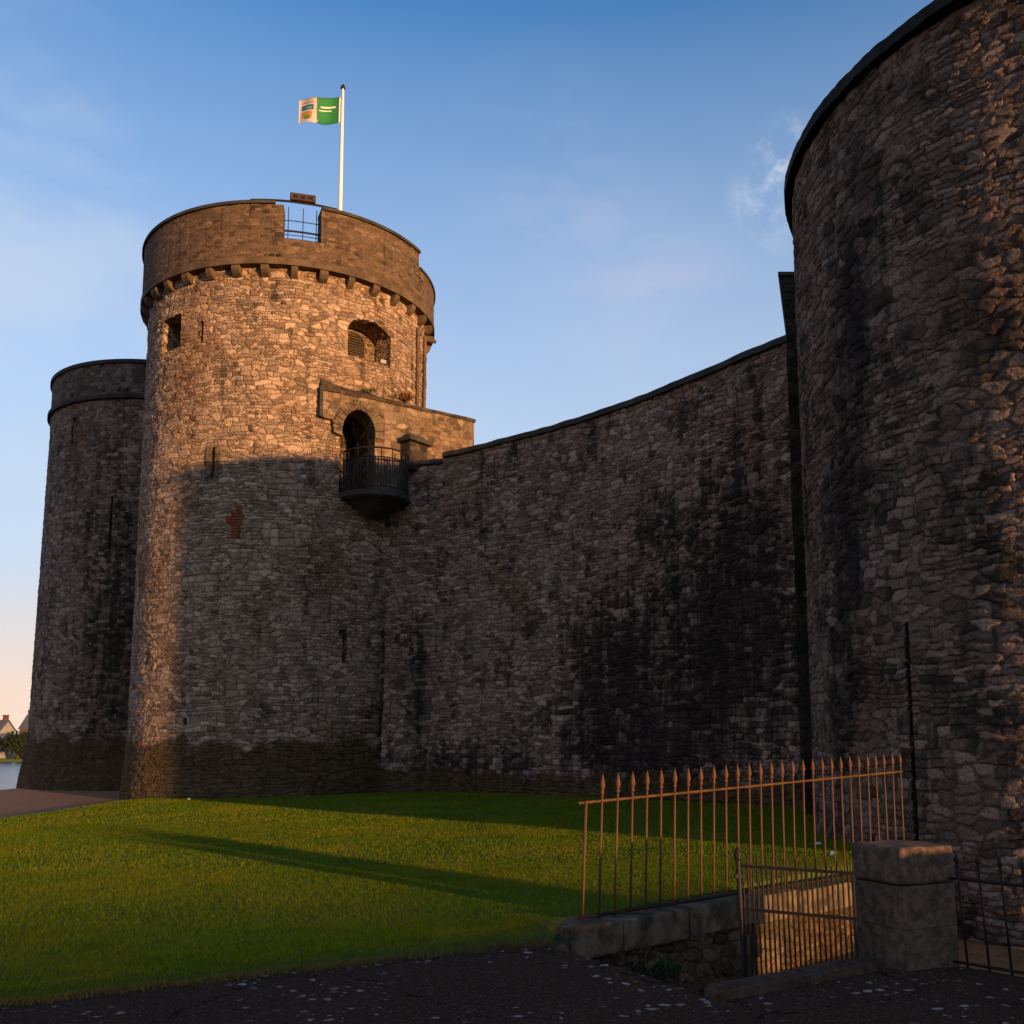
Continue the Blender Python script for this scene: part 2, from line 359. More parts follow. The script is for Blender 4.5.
def ground_mats():
    # asphalt with pale flecks
    m, t, b, out = new_mat('asphalt'); p = t.node('ShaderNodeNewGeometry').outputs['Position']
    n1 = t.noise(p, 1.3, 5, .6); n2 = t.noise(p, 60, 4, .7)
    col = t.mix(n1, (.038, .0135, .006, 1), (.072, .030, .014, 1))
    col = t.mix(t.ramp(n2, .45, .75, 0, .7), col, (.11, .09, .08, 1))
    wp = t.vmath('ADD', p, t.vmath('MULTIPLY', t.noise(p, 9, 3, .6, True), (.12, .12, .0)))
    v = t.node('ShaderNodeTexVoronoi', {'Vector': t.vmath('MULTIPLY', wp, (1.0, 1.0, 0)), 'Scale': 11.0, 'Randomness': 1.0}, voronoi_dimensions='2D')
    sc = t.node('ShaderNodeSeparateColor', {0: v.outputs['Color']})
    rad = t.math('MULTIPLY', t.math('POWER', sc.outputs[0], 4), .34)
    fl = t.ramp(t.math('SUBTRACT', rad, t.math('ADD', v.outputs['Distance'], t.math('MULTIPLY', t.math('SUBTRACT', t.noise(p, 45, 3), .5), .18))), 0, .03)
    crv = t.node('ShaderNodeTexVoronoi', {'Vector': t.vmath('ADD', t.vmath('MULTIPLY', p, (1, 1, 0)), t.vmath('MULTIPLY', t.noise(p, 2.5, 5, .7, True), (.6, .6, 0))), 'Scale': .55}, voronoi_dimensions='2D', feature='DISTANCE_TO_EDGE')
    crack = t.ramp(crv.outputs['Distance'], .012, .002)
    col = t.mix(t.math('MULTIPLY', crack, .8), col, (.006, .004, .003, 1))
    ag = t.node('ShaderNodeTexVoronoi', {'Vector': p, 'Scale': 90}); agc = t.node('ShaderNodeSeparateColor', {0: ag.outputs['Color']}).outputs[0]
    col = t.mix(t.ramp(agc, .82, .95, 0, .75), col, (.13, .09, .07, 1))
    patch = t.ramp(t.noise(p, .8, 3), .42, .58)
    col = t.mix(t.math('MULTIPLY', t.math('MULTIPLY', fl, patch), .8), col, (.46, .36, .30, 1))
    t.l.new(col, b.inputs['Base Color']); b.inputs['Roughness'].default_value = 1.0; b.inputs['Specular IOR Level'].default_value = .02
    bp = t.node('ShaderNodeBump', {'Strength': .9, 'Distance': .012, 'Height': t.math('ADD', n2, t.math('MULTIPLY', fl, .5))}); t.l.new(bp.outputs[0], b.inputs['Normal'])
    M['asphalt'] = m
    m, t, b, out = new_mat('red_path'); p = t.node('ShaderNodeNewGeometry').outputs['Position']
    t.l.new(t.mix(t.noise(p, 2.5, 6, .7), (.24, .095, .038, 1), (.37, .17, .075, 1)), b.inputs['Base Color']); b.inputs['Roughness'].default_value = .9
    bp = t.node('ShaderNodeBump', {'Strength': .6, 'Distance': .01, 'Height': t.noise(p, 40, 4, .7)}); t.l.new(bp.outputs[0], b.inputs['Normal'])
    M['path'] = m
    m, t, b, out = new_mat('lawn_soil'); p = t.node('ShaderNodeNewGeometry').outputs['Position']
    g = t.mix(t.noise(p, 1.1, 6, .65), (.030, .055, .006, 1), (.075, .105, .012, 1))
    t.l.new(t.mix(t.ramp(t.noise(p, 30, 4, .7), .5, .75, 0, .5), g, (.06, .045, .02, 1)), b.inputs['Base Color']); b.inputs['Roughness'].default_value = .95
    bp = t.node('ShaderNodeBump', {'Strength': 1, 'Distance': .03, 'Height': t.noise(p, 25, 6, .75)}); t.l.new(bp.outputs[0], b.inputs['Normal'])
    M['soil'] = m
    M['dirt'] = plain('bare_earth', (.10, .065, .035), .95, .5, 5)
    m, t, b, out = new_mat('river_water'); p = t.node('ShaderNodeNewGeometry').outputs['Position']
    b.inputs['Base Color'].default_value = (.03, .045, .06, 1); b.inputs['Roughness'].default_value = .22; b.inputs['Specular IOR Level'].default_value = .5
    bp = t.node('ShaderNodeBump', {'Strength': .5, 'Distance': .3, 'Height': t.noise(p, 1.2, 4, .6)}); t.l.new(bp.outputs[0], b.inputs['Normal'])
    M['water'] = m
    # blades: colour follows a per-blade value
    m, t, b, out = new_mat('grass_blades'); p = t.node('ShaderNodeNewGeometry').outputs['Position']
    rnd = t.attr('rnd')
    g = t.mix(rnd, (.055, .115, .003, 1), (.19, .235, .005, 1))
    g = t.mix(t.ramp(t.noise(p, 2.6, 6, .7), .50, .66, 0, .55), g, (.045, .08, .003, 1))
    g = t.mix(t.ramp(t.noise(p, .55, 4, .6), .42, .68, 0, .6), g, (.24, .20, .008, 1))
    g = t.mix(t.ramp(rnd, .94, .97), g, (.26, .19, .08, 1))
    dry = t.attr('dry'); g = t.mix(dry, g, (.15, .09, .045, 1))
    t.l.new(g, b.inputs['Base Color']); b.inputs['Roughness'].default_value = .9; b.inputs['Specular IOR Level'].default_value = .05
    tr = t.node('ShaderNodeBsdfTranslucent', {'Color': g}); mx = t.node('ShaderNodeMixShader', {0: .3}); t.l.new(b.outputs[0], mx.inputs[1]); t.l.new(tr.outputs[0], mx.inputs[2]); t.l.new(mx.outputs[0], out.inputs[0])
    M['blades'] = m
ground_mats()

# far ground sheet and river
o = slab('ground', [(-3000, -3000), (3000, -3000), (3000, 3000), (-3000, 3000)], 0, lambda x, y: -4.2, M['dirt'], top_only=True); tag(o, kind='structure')
o = slab('river', [(-900, 36), (-19.5, 36), (-18.5, 60), (300, 60), (700, 235), (-900, 235)], 0, lambda x, y: -3.0, M['water'], top_only=True); tag(o, kind='structure')
o = slab('riverbank', [(-900, 234), (900, 234), (900, 900), (-900, 900)], -4.2, lambda x, y: -2.4, M['soil']); tag(o, kind='structure')
# retaining wall line
W0, W1 = Vector((.61, 8.85)), Vector((5.2, 13.05)); WD = (W1 - W0).normalized(); WN = Vector((WD.y, -WD.x))
def on_w(t): return W0 + (W1 - W0) * t
rf = [(3.25, 7.42), (4.95, 5.3), (8.6, 1.0)]        # small fence line to the right of the pillar
edge0 = (-20, -3.3)
asph = [(-70, -70), (80, -70), (80, -3.5), (14, -1.5), rf[2], rf[1], rf[0], Cc_, B_, A_, (-.3, 8.02), (-3.14, 6.38), edge0, (-70, -10)]
o = slab('pavement', asph, -4.1, lambda x, y: 0.0, M['asphalt']); tag(o, kind='structure')
p_start = on_w(-.085)
lawn_pts = [(.27, 8.21), (-.3, 8.02), (-3.14, 6.38), edge0, (-26, 6), (-17, 19.0), (-11.6, 21.6), (-11.1, 24.5), (-11.2, 28.6), (-8, 36), (8, 36), (8, 20), (5.4, 13.2)] + [tuple(on_w(t) + WN * -.18) for t in (.75, .5, .25, 0)]
def fine_sheet(name, pts, zf, z0, mat, step=.25, amp=.02):
    bm = bmesh.new(); tv = [bm.verts.new((x, y, 0)) for x, y in pts]; f = bm.faces.new(tv); bm.normal_update()
    bmesh.ops.triangulate(bm, faces=[f])
    xs = [p[0] for p in pts]; ys = [p[1] for p in pts]
    for k in np.arange(math.floor(min(xs)), max(xs), 1.0): bmesh.ops.bisect_plane(bm, geom=bm.verts[:] + bm.edges[:] + bm.faces[:], plane_co=(k + .013, 0, 0), plane_no=(1, 0, 0))
    for k in np.arange(math.floor(min(ys)), max(ys), 1.0): bmesh.ops.bisect_plane(bm, geom=bm.verts[:] + bm.edges[:] + bm.faces[:], plane_co=(0, k + .013, 0), plane_no=(0, 1, 0))
    bd = [e for e in bm.edges if len(e.link_faces) == 1]
    r_ = bmesh.ops.extrude_edge_only(bm, edges=bd); nv = {v for v in r_['geom'] if isinstance(v, bmesh.types.BMVert)}
    for v in bm.verts: v.co.z = z0 if v in nv else zf(v.co.x, v.co.y) + amp * mnoise.noise(Vector((v.co.x * .35, v.co.y * .35, 3)))
    bmesh.ops.recalc_face_normals(bm, faces=bm.faces); bm.normal_update()
    return finish(name, bm, mat)
def lz(x, y): return lawn_z(x, y) + .02 * mnoise.noise(Vector((x * .35, y * .35, 3)))
o = fine_sheet('lawn', lawn_pts, lawn_z, -4.1, M['soil']); tag(o, kind='structure')
o = slab('path', [(-70, -9.9), (-19.9, -3.25), (-25.9, 6), (-16.95, 19.05), (-11.55, 21.65), (-11.05, 24.5), (-11.15, 28.6), (-7.9, 36), (-8, 60), (-19, 60), (-19.2, 36.5), (-70, 36)], -4.1, lambda x, y: -.19 + .0035 * max(0, -x - 11) * 0, M['path']); tag(o, kind='structure')
pit = [(-.2, 8.6), (.3, 7.9), (1.3, 6.3), (2.7, 7.1), (3.2, 7.2), (8.4, .9), (14, -1.7), (18, 6), (9, 14), (5, 14)]  # extended unseen to the right so low sun reaches the retaining wall
o = slab('sunken_yard', pit, -4.1, lambda x, y: -.75, M['dirt']); tag(o, kind='structure')

# grass blades
def in_poly(x, y, pts):
    inside = np.zeros(len(x), bool); n = len(pts)
    for i in range(n):
        x0, y0 = pts[i]; x1, y1 = pts[(i + 1) % n]
        c_ = ((y0 > y) != (y1 > y)); xi = (x1 - x0) * (y - y0) / ((y1 - y0) if y1 != y0 else 1e-9) + x0
        inside ^= c_ & (x < xi)
    return inside
def make_grass():
    X, Y, H, Wd = [], [], [], []
    for (ya, yb, dens, h, wd) in ((5.5, 9, 12500, .028, .0042), (9, 13, 6000, .032, .006), (13, 20, 2000, .038, .010), (20, 33, 700, .042, .018)):
        x0, x1 = -.62 * yb, .5 * yb
        n = int(dens * (x1 - x0) * (yb - ya)); x = rng.uniform(x0, x1, n); y = rng.uniform(ya, yb, n)
        k = in_poly(x, y, lawn_pts) & (np.abs(x) < .60 * y + .6)
        x, y = x[k], y[k]; X.append(x); Y.append(y)
        H.append(h * rng.uniform(.5, 1.25, len(x))); Wd.append(wd * rng.uniform(.6, 1.3, len(x)))
    # ragged dry fringe along the pavement edge
    n = 9000; t = rng.uniform(0, 1, n); e0 = np.array((-4.6, 5.54)); e1 = np.array((.35, 8.36))
    p = e0 + (e1 - e0) * t[:, None]; nrm = np.array((.5, -.86))
    off = rng.normal(.0, .035, n) + .03 * np.sin(t * 60) * np.sin(t * 23)
    p = p + nrm * off[:, None]
    nf = n
    X.append(p[:, 0]); Y.append(p[:, 1]); H.append(.035 * rng.uniform(.4, 1.3, n)); Wd.append(.008 * rng.uniform(.6, 1.3, n))
    X, Y, H, Wd = map(np.concatenate, (X, Y, H, Wd)); N = len(X)
    Zb = np.array([lz(a, b_) for a, b_ in zip(X, Y)]) - .004
    Zb[-nf:] = np.maximum(Zb[-nf:], -.003)
    a = rng.uniform(0, 2 * math.pi, N); dx, dy = np.cos(a) * Wd / 2, np.sin(a) * Wd / 2
    la = rng.uniform(0, 2 * math.pi, N); ll = H * rng.uniform(.1, .9, N)
    V = np.empty((N, 3, 3), np.float32)
    V[:, 0] = np.stack([X - dx, Y - dy, Zb], -1); V[:, 1] = np.stack([X + dx, Y + dy, Zb], -1)
    V[:, 2] = np.stack([X + np.cos(la) * ll, Y + np.sin(la) * ll, Zb + H], -1)
    me = bpy.data.meshes.new('grass'); me.vertices.add(N * 3); me.vertices.foreach_set('co', V.ravel())
    me.loops.add(N * 3); me.loops.foreach_set('vertex_index', np.arange(N * 3, dtype=np.int32))
    me.polygons.add(N); me.polygons.foreach_set('loop_start', np.arange(0, N * 3, 3, dtype=np.int32))
    try: me.polygons.foreach_set('loop_total', np.full(N, 3, np.int32))
    except Exception: pass
    me.update(calc_edges=True)
    # distance to pavement edge gives the dry fringe
    d_edge = np.abs((X - e0[0]) * (-(e1 - e0)[1]) + (Y - e0[1]) * (e1 - e0)[0]) / np.linalg.norm(e1 - e0)
    dry = np.clip(1 - d_edge / rng.uniform(.08, .40, N), 0, 1) * (rng.random(N) < .85)
    for nm, val in (('rnd', rng.random(N)), ('dry', dry)):
        at = me.attributes.new(nm, 'FLOAT', 'POINT'); at.data.foreach_set('value', np.repeat(val, 3).astype(np.float32))
    o = link('grass', me, M['blades']); tag(o, 'short green grass of the castle lawn with a dry brown edge by the pavement', 'grass', kind='stuff')
make_grass()

# ================= MAIN TOWER =================
MC = (-7.83, 34.0); MR = 4.77
mt = root('stone_tower', (MC[0], MC[1], -.1), 'tall round stone tower with corbelled parapet, its upper half lit orange by the sun', 'tower', 'round towers of the castle')
def r_main(z): return MR + .04 * np.clip((12 - z) / 12, 0, 1) + .16 * np.clip((1.8 - z) / 2.0, 0, 1)
def g2(u, z, cu, cz, su, sz, a=1.0): return a * np.exp(-((u - cu) / su) ** 2 - ((z - cz) / sz) ** 2)
def st_main(u, z):
    d = np.degrees(u / 5.0)
    s = g2(d, z, -83, 15.2, 3, .6, .5) + g2(d, z, -95, 14.9, 3, .4, .35) + g2(d, z, -41, 6.5, 2.4, 3.4, .45) + g2(d, z, -37, 3, 2.5, 3, .6) + g2(d, z, -21, 14.3, 2, 1.2, .5) + g2(d, z, -29, 15, 2, .7, .4) + g2(d, z, -42, 2.0, 12, .8, .35) + g2(d, z, -108, 14.4, 3, .5, .2)
    return np.clip(s, 0, 1)
ops = [dict(a0=-134.5, a1=-122.2, z0=13.85, z1=14.95, depth=.9),
       dict(a0=-112.3, a1=-110.9, z0=13.8, z1=14.5, depth=.4), dict(a0=-113.4, a1=-112.3, z0=14.1, z1=14.22, depth=.3),
       dict(a0=-55.8, a1=-35.9, z0=13.66, z1=14.95, rise=.42, depth=.85),
       dict(a0=-105.2, a1=-103.8, z0=9.5, z1=10.45, depth=.45),
       dict(a0=-55.6, a1=-54.0, z0=3.95, z1=4.98, depth=.5), dict(a0=-57.0, a1=-55.6, z0=4.78, z1=4.98, depth=.3),
       dict(a0=-112.4, a1=-110.8, z0=2.08, z1=2.28, depth=.4),
       dict(a0=-58.2, a1=-44.5, z0=9.15, z1=12.0, rise=.8, depth=1.3, stain=.6)]  # doorway sides and back coloured darker
cyl_shell('wall', MC, r_main, -.6, 16.15, .055, .4, .055, (-190, 20), M['main'], mt, ops, st_main)
# ring and corbels
RL = 16.1
arc_obj('string_course', MC, 4.0, 5.06, RL, RL + .22, 0, 360, M['ring'], mt, n=200)
for k in range(36):
    a = R(-139.1 + k * 10.4 - (k > 33) * 2); bm = bmesh.new()
    ca, sa = math.cos(a), math.sin(a); rad, tan = Vector((ca, sa, 0)), Vector((-sa, ca, 0))
    prof = [(4.6, 0), (5.03, 0), (5.02, -.13), (4.93, -.24), (4.81, -.31), (4.6, -.31)]
    wd = .135 + random.uniform(-.03, .03); L = [[bm.verts.new(Vector((MC[0], MC[1], RL + z_)) + rad * r_ + tan * sgn * wd) for r_, z_ in prof] for sgn in (-1, 1)]
    bm.faces.new(L[0]); bm.faces.new(L[1][::-1])
    for i in range(6): bm.faces.new((L[0][i], L[1][i], L[1][(i + 1) % 6], L[0][(i + 1) % 6]))
    bmesh.ops.recalc_face_normals(bm, faces=bm.faces); bevel(bm, .02)
    finish('corbel', bm, M['ring'], mt)
PT = 18.05
def parapet_arc(d0, d1, z0, z1, ro=5.02, ri=4.42, mat='parapet', nm='parapet'):
    A = np.linspace(R(d0), R(d1), max(3, int(R(d1 - d0) * 5 / .07)))
    return arc_obj(nm, MC, ri, ro, z0, z1, d0, d1, M[mat], mt, n=max(2, int((d1 - d0) / 1)))
parapet_arc(-67.8, -21.4, RL + .22, PT); parapet_arc(-81.0, -67.8, RL + .22, RL + .86); parapet_arc(-212, -81.0, RL + .22, PT)
parapet_arc(-21.4, 12, RL + .22, PT - .55, 5.03, 4.43); parapet_arc(12, 40, RL + .22, RL + .86)
parapet_arc(40, 148, RL + .22, PT)
for d0, d1 in ((-67.8, -21.4), (-212, -84.0)):
    arc_obj('coping', MC, 4.36, 5.09, PT, PT + .10, d0, d1, M['coping'], mt)
arc_obj('coping', MC, 4.37, 5.08, PT - .55, PT - .47, -21.3, 12, M['coping'], mt)
arc_obj('roof_deck', MC, .05, 4.42, RL + .3, RL + .4, 0, 360, M['coping'], mt, n=90)
# arched window louvre (left half of the recess)
def cpt(c, r, deg, z): return Vector((c[0] + r * math.cos(R(deg)), c[1] + r * math.sin(R(deg)), z))
fr = bmesh.new(); hw = .42; H0, H1 = 13.68, 14.42
ctr = cpt(MC, MR - .30, -51.4, 0); ax = Vector((-math.sin(R(-51)), math.cos(R(-51)), 0)); nr = Vector((math.cos(R(-51)), math.sin(R(-51)), 0))
def arch_pts(hw_, zb, zs, rise): return [(-hw_, zb), (hw_, zb)] + [(hw_ * math.cos(R(k)), zs + rise * math.sin(R(k))) for k in range(0, 181, 15)]
outer, inner = arch_pts(hw, H0, 14.25, .33), arch_pts(hw - .05, H0 + .05, 14.25, .28)
vo = [fr.verts.new(ctr + ax * s_ + Vector((0, 0, z_))) for s_, z_ in outer]; vi = [fr.verts.new(ctr + ax * s_ + Vector((0, 0, z_))) for s_, z_ in inner]
for i in range(len(vo)): j = (i + 1) % len(vo); fr.faces.new((vo[i], vo[j], vi[j], vi[i]))
ex = bmesh.ops.extrude_face_region(fr, geom=fr.faces[:]); bmesh.ops.translate(fr, verts=[v for v in ex['geom'] if isinstance(v, bmesh.types.BMVert)], vec=-nr * .06)
bmesh.ops.recalc_face_normals(fr, faces=fr.faces); fr.normal_update()
wob = finish('window', fr, M['wood'], mt)
sl = bmesh.new()
for k in range(9):
    zz = H0 + .08 + k * .088; hh = hw - .04 if zz < 14.25 else (hw - .04) * math.sqrt(max(.05, 1 - ((zz - 14.25) / .30) ** 2))
    box(sl, ctr - nr * .04 + Vector((0, 0, zz)), (hh * 2, .012, .07), ax=(ax, (nr + Vector((0, 0, .9))).normalized(), (Vector((0, 0, 1)) - nr * .9).normalized()))
bk = [sl.verts.new(ctr - nr * .075 + ax * s_ + Vector((0, 0, z_))) for s_, z_ in inner]; sl.faces.new(bk)
sl.normal_update(); finish('louvre', sl, M['wood'], wob)
# small floodlight on the window sill
bm = bmesh.new(); pc = cpt(MC, MR - .12, -38.5, 13.80); box(bm, pc, (.20, .14, .13), rz=R(30)); box(bm, pc + Vector((0, .0, -.09)), (.04, .04, .08)); bevel(bm, .01)
finish('floodlight', bm, plain('floodlight_casing', (.30, .28, .25), .5, .2, 6), mt)
# red brick repair let into the face
bm = bmesh.new()
cells = {0: (-99.0, -97), }
for r_i in range(11):
    zz = 7.62 + r_i * .09
    l, rr = [(-96.4, -93.2), (-96.6, -93.0), (-96.3, -92.8), (-96.6, -93.1), (-97.0, -92.6), (-98.9, -92.4), (-98.6, -92.5), (-97.0, -92.0), (-96.6, -92.6), (-95.6, -93.0), (-94.6, -92.8)][r_i]
    a = l + (r_i % 2) * .6
    while a < rr:
        a2 = min(a + 2.4, rr); arc_block(bm, MC, 4.70, 4.835, zz + .006, zz + .082, a, a2 - .12, 2); a = a2
bm.normal_update(); bmesh.ops.recalc_face_normals(bm, faces=bm.faces); finish('brick_patch', bm, M['brickpatch'], mt)
for dgs in ((-107.6, -105.4), (-103.6, -102.0)):
    bm = bmesh.new()
    for k in range(4): arc_block(bm, MC, 4.7, 4.815 + random.uniform(0, .01), 9.5 + k * .24, 9.72 + k * .24, dgs[0] + (k % 2) * .5 * (1 if dgs[0] < -105 else 0), dgs[1] + (k % 2) * .5 * (0 if dgs[0] < -105 else 1), 2)
    bmesh.ops.recalc_face_normals(bm, faces=bm.faces); bm.normal_update(); finish('slit_jamb', bm, M['ashlar'], mt)
# crenel railing and handrail
bm = bmesh.new()
for z_, r_ in ((RL + 1.02, .016), (RL + 1.28, .03), (RL + 1.62, .014), (RL + .92, .012), (RL + 1.15, .012)):
    tube(bm, [cpt(MC, 4.7, d, z_) for d in np.linspace(-82, -66, 8)], r_, 6)
for d in (-79.5, -74, -69): tube(bm, [cpt(MC, 4.7, d, RL + .8), cpt(MC, 4.7, d, PT + .12)], .014, 6)
tube(bm, [cpt(MC, 4.95, d, PT + .17) for d in np.linspace(-93, -62, 14)], .035, 6)
for d in (-92, -85, -66): tube(bm, [cpt(MC, 4.8, d, PT - .05), cpt(MC, 4.95, d, PT + .17)], .02, 6)
finish('railing', bm, M['iron'], mt)
bm = bmesh.new(); ang = R(-74.5); bc = cpt(MC, 4.93, -74.5, PT + .31)
box(bm, bc, (.78, .22, .24), rz=ang + R(90)); bevel(bm, .012)
rb = finish('rail_box', bm, M['rust'] if False else plain('rusty_box', (.06, .032, .022), .7, .5, 6), mt)  # plain rusty metal box above the handrail, no lamp
tdir = Vector((-math.sin(ang), math.cos(ang), 0)); nd = Vector((math.cos(ang), math.sin(ang), 0))
for k in (-1, 0, 1):
    bm = bmesh.new(); box(bm, bc + tdir * (.23 * k) + nd * .113, (.13, .01, .10), rz=ang + R(90)); finish('box_hole', bm, M['void'], rb)  # near-black plates paint the shade inside the box's holes
# drain spout
bm = bmesh.new(); tube(bm, [cpt(MC, 4.7, 4, RL - .2), cpt(MC, 5.12, 4, RL - .27)], .07, 8); finish('drain_spout', bm, M['ring'], mt)
for dg in (-17, -8): 
    bm = bmesh.new(); tube(bm, [cpt(MC, MR + .07, dg, 15.6), cpt(MC, MR + .08, dg, 12.2)], .055, 8); finish('downpipe', bm, M['ring'], mt)

# bay beside the door
P1, PM, P2 = Vector((-5.80, 29.50)), Vector((-4.0, 30.46)), Vector((-1.27, 32.35)); BD = (PM - P1).normalized(); BN = Vector((BD.y, -BD.x)); L1 = (PM - P1).length
BD2 = (P2 - PM).normalized(); BN2 = Vector((BD2.y, -BD2.x)); BL = L1 + (P2 - PM).length; BNM = (BN + BN2).normalized()
def bp_(s_, d_, z_):
    if s_ < L1 - 1e-4: v = P1 + BD * s_ - BN * d_
    elif s_ < L1 + 1e-4: v = PM - BNM * d_
    else: v = PM + BD2 * (s_ - L1) - BN2 * d_
    return Vector((v.x, v.y, z_))
def bay():
    bm = bmesh.new(); ds, de, sp, rise = .66, 1.72, 11.12, .72      # door start/end
    mid_, hw_ = (ds + de) / 2, (de - ds) / 2
    arch = [(mid_ + hw_ * math.cos(R(k)), sp + rise * math.sin(R(k))) for k in range(0, 181, 12)]
    out1 = [(0, 11.45), (0, 12.28), (L1, 12.24), (L1, 9.0), (de, 9.0)] + arch + [(ds - .02, 10.95), (ds - .26, 11.02), (ds - .32, 11.40), (.12, 11.42)]
    for out in (out1, [(L1, 9.0), (L1, 12.24), (BL, 12.22), (BL, 9.0)]):
        F_ = [bm.verts.new(bp_(s_, 0, z_)) for s_, z_ in out]; K_ = [bm.verts.new(bp_(s_, .75, z_)) for s_, z_ in out]
        bm.faces.new(F_); bm.faces.new(K_[::-1])
        for i in range(len(out)): j = (i + 1) % len(out); bm.faces.new((F_[i], K_[i], K_[j], F_[j]))
    c_ = bp_((L1 + BL) / 2, 1.85, 10.6); box(bm, c_, ((BL - L1) - .006, 2.2, 3.2), rz=math.atan2(BD2.y, BD2.x))
    bm.normal_update(); bmesh.ops.triangulate(bm, faces=[f for f in bm.faces if len(f.verts) > 4])
    bmesh.ops.remove_doubles(bm, verts=bm.verts[:], dist=.0005)
    bmesh.ops.recalc_face_normals(bm, faces=bm.faces)
    bm.normal_update(); b_ = finish('door_bay', bm, masonry('bay_stone', .36, .2, (.24, .165, .11), grime=.5, relief=.01, warp=.06), mt)
    bm = bmesh.new()      # weathered sloping top
    secs = []
    for s_, zf, ba, zb in ((-.03, 12.26, .30, 12.98), (L1, 12.22, .85, 12.72), (BL + .04, 12.20, .9, 12.50)):
        secs.append([bm.verts.new(bp_(s_, d_, z_)) for d_, z_ in ((-.05, zf), (-.05, zf + .09), (ba, zb), (2.9, zb + .04), (2.9, zf))])
    bm.faces.new(secs[0][::-1]); bm.faces.new(secs[-1])
    for A, B in zip(secs, secs[1:]):
        for i in range(5): bm.faces.new((A[i], A[(i + 1) % 5], B[(i + 1) % 5], B[i]))
    bmesh.ops.recalc_face_normals(bm, faces=bm.faces); bmesh.ops.subdivide_edges(bm, edges=bm.edges[:], cuts=9, use_grid_fill=True)
    for v in bm.verts: v.co += Vector((0, 0, .035 * mnoise.noise(v.co * 2.2)))
    bm.normal_update(); finish('sloping_roof', bm, masonry('bay_roof_stone', .3, .2, (.085, .062, .042), grime=.5, relief=.01), mt)
    # voussoirs round the arch
    bm = bmesh.new()
    for k in range(11):
        a0, a1 = R(-8 + k * 16.5), R(-8 + (k + 1) * 16.5 - 2.2)
        r0, r1 = 1.0, 1.0 + random.uniform(.42, .58); q_ = []
        for (aa, rr) in ((a0, r0), (a1, r0), (a1, 0), (a0, 0)):
            if rr: s_, z_ = mid_ + hw_ * math.cos(aa), sp + rise * math.sin(aa)
            else: s_, z_ = mid_ + (hw_ + .32) * math.cos(aa), sp + (rise + .30) * math.sin(aa)
            q_.append((s_, z_))
        fr_ = [bm.verts.new(bp_(s_, -.03 - random.uniform(0, .02), z_)) for s_, z_ in q_]; bk_ = [bm.verts.new(bp_(s_, .2, z_)) for s_, z_ in q_]
        bm.faces.new(fr_); bm.faces.new(bk_[::-1])
        for i in range(4): j = (i + 1) % 4; bm.faces.new((fr_[i], fr_[j], bk_[j], bk_[i]))
    bmesh.ops.recalc_face_normals(bm, faces=bm.faces); bevel(bm, .012)
    finish('arch_stones', bm, M['ashlar'], b_)
    # dark strip painting the shade on the bay's left side
    bm = bmesh.new(); box(bm, bp_(-.03, .12, 11.93), (.10, .30, .95), rz=math.atan2(BD.y, BD.x)); finish('edge_shade', bm, M['coping'], b_)
bay()
# balcony
bc2 = bp_(1.74, .0, 0); BR = 1.08; bal = bmesh.new()
prof = [(.0, 8.45), (.25, 8.5), (.55, 8.68), (.85, 8.86), (1.05, 8.93), (BR + .02, 8.97), (BR + .02, 9.12), (0, 9.12)]
a_in = math.atan2(BN.y, BN.x); cols = []
for k in range(0, 25):
    a = a_in + R(-92 + 184 * k / 24); cols.append([bal.verts.new(Vector((bc2.x + r_ * math.cos(a), bc2.y + r_ * math.sin(a), z_))) for r_, z_ in prof])
for a, b_ in zip(cols, cols[1:]):
    for i in range(len(prof) - 1):
        bal.faces.new((a[i], b_[i], b_[i + 1], a[i + 1]))
bmesh.ops.remove_doubles(bal, verts=bal.verts[:], dist=.001); bmesh.ops.recalc_face_normals(bal, faces=bal.faces); bal.normal_update()
bo = finish('balcony', bal, M['coping'], mt)
bm = bmesh.new()
def bpos(deg, r_, z_): a = a_in + R(deg); return Vector((bc2.x + r_ * math.cos(a), bc2.y + r_ * math.sin(a), z_))
tube(bm, [bpos(d, BR - .05, 10.42) for d in np.linspace(-90, 90, 24)], .03, 8); tube(bm, [bpos(d, BR - .05, 10.14) for d in np.linspace(-90, 90, 24)], .018, 6)
tube(bm, [bpos(d, BR - .05, 9.24) for d in np.linspace(-90, 90, 24)], .018, 6)
for d in np.linspace(-90, 90, 37): tube(bm, [bpos(d, BR - .05, 9.12), bpos(d, BR - .05, 10.14)], .017, 5)
for d in np.linspace(-90, 90, 10): tube(bm, [bpos(d, BR - .05, 10.14), bpos(d, BR - .05, 10.42)], .015, 5)
finish('balcony_railing', bm, M['iron'], bo)

# ================= FLAG =================
FP = Vector((-6.12, 33.5, RL + .4))
fpl = root('flagpole', FP, 'white flagpole with a dark cap standing on the roof of the sunlit tower', 'flagpole')
bm = bmesh.new(); tube(bm, [FP, FP + Vector((0, 0, 5)), FP + Vector((0, 0, 25.05 - FP.z))], [.085, .07, .05], 12); finish('pole', bm, M['white'], fpl, smooth=True)
bm = bmesh.new(); tube(bm, [(FP.x, FP.y, 25.03), (FP.x, FP.y, 25.08), (FP.x, FP.y, 25.2)], [.085, .095, .04], 10); finish('finial', bm, M['iron'], fpl)
bm = bmesh.new(); box(bm, FP + Vector((.02, -.0, 1.78)), (.3, .3, .34)); box(bm, FP + Vector((0, 0, .8)), (.2, .2, 1.6)); bevel(bm, .01); finish('mounting_bracket', bm, M['coping'], fpl)
FL = Vector((FP.x - .07, FP.y, 23.72))
flag = root('flag', FL, 'green and white flag with a small crest flying left from the white pole', 'flag')
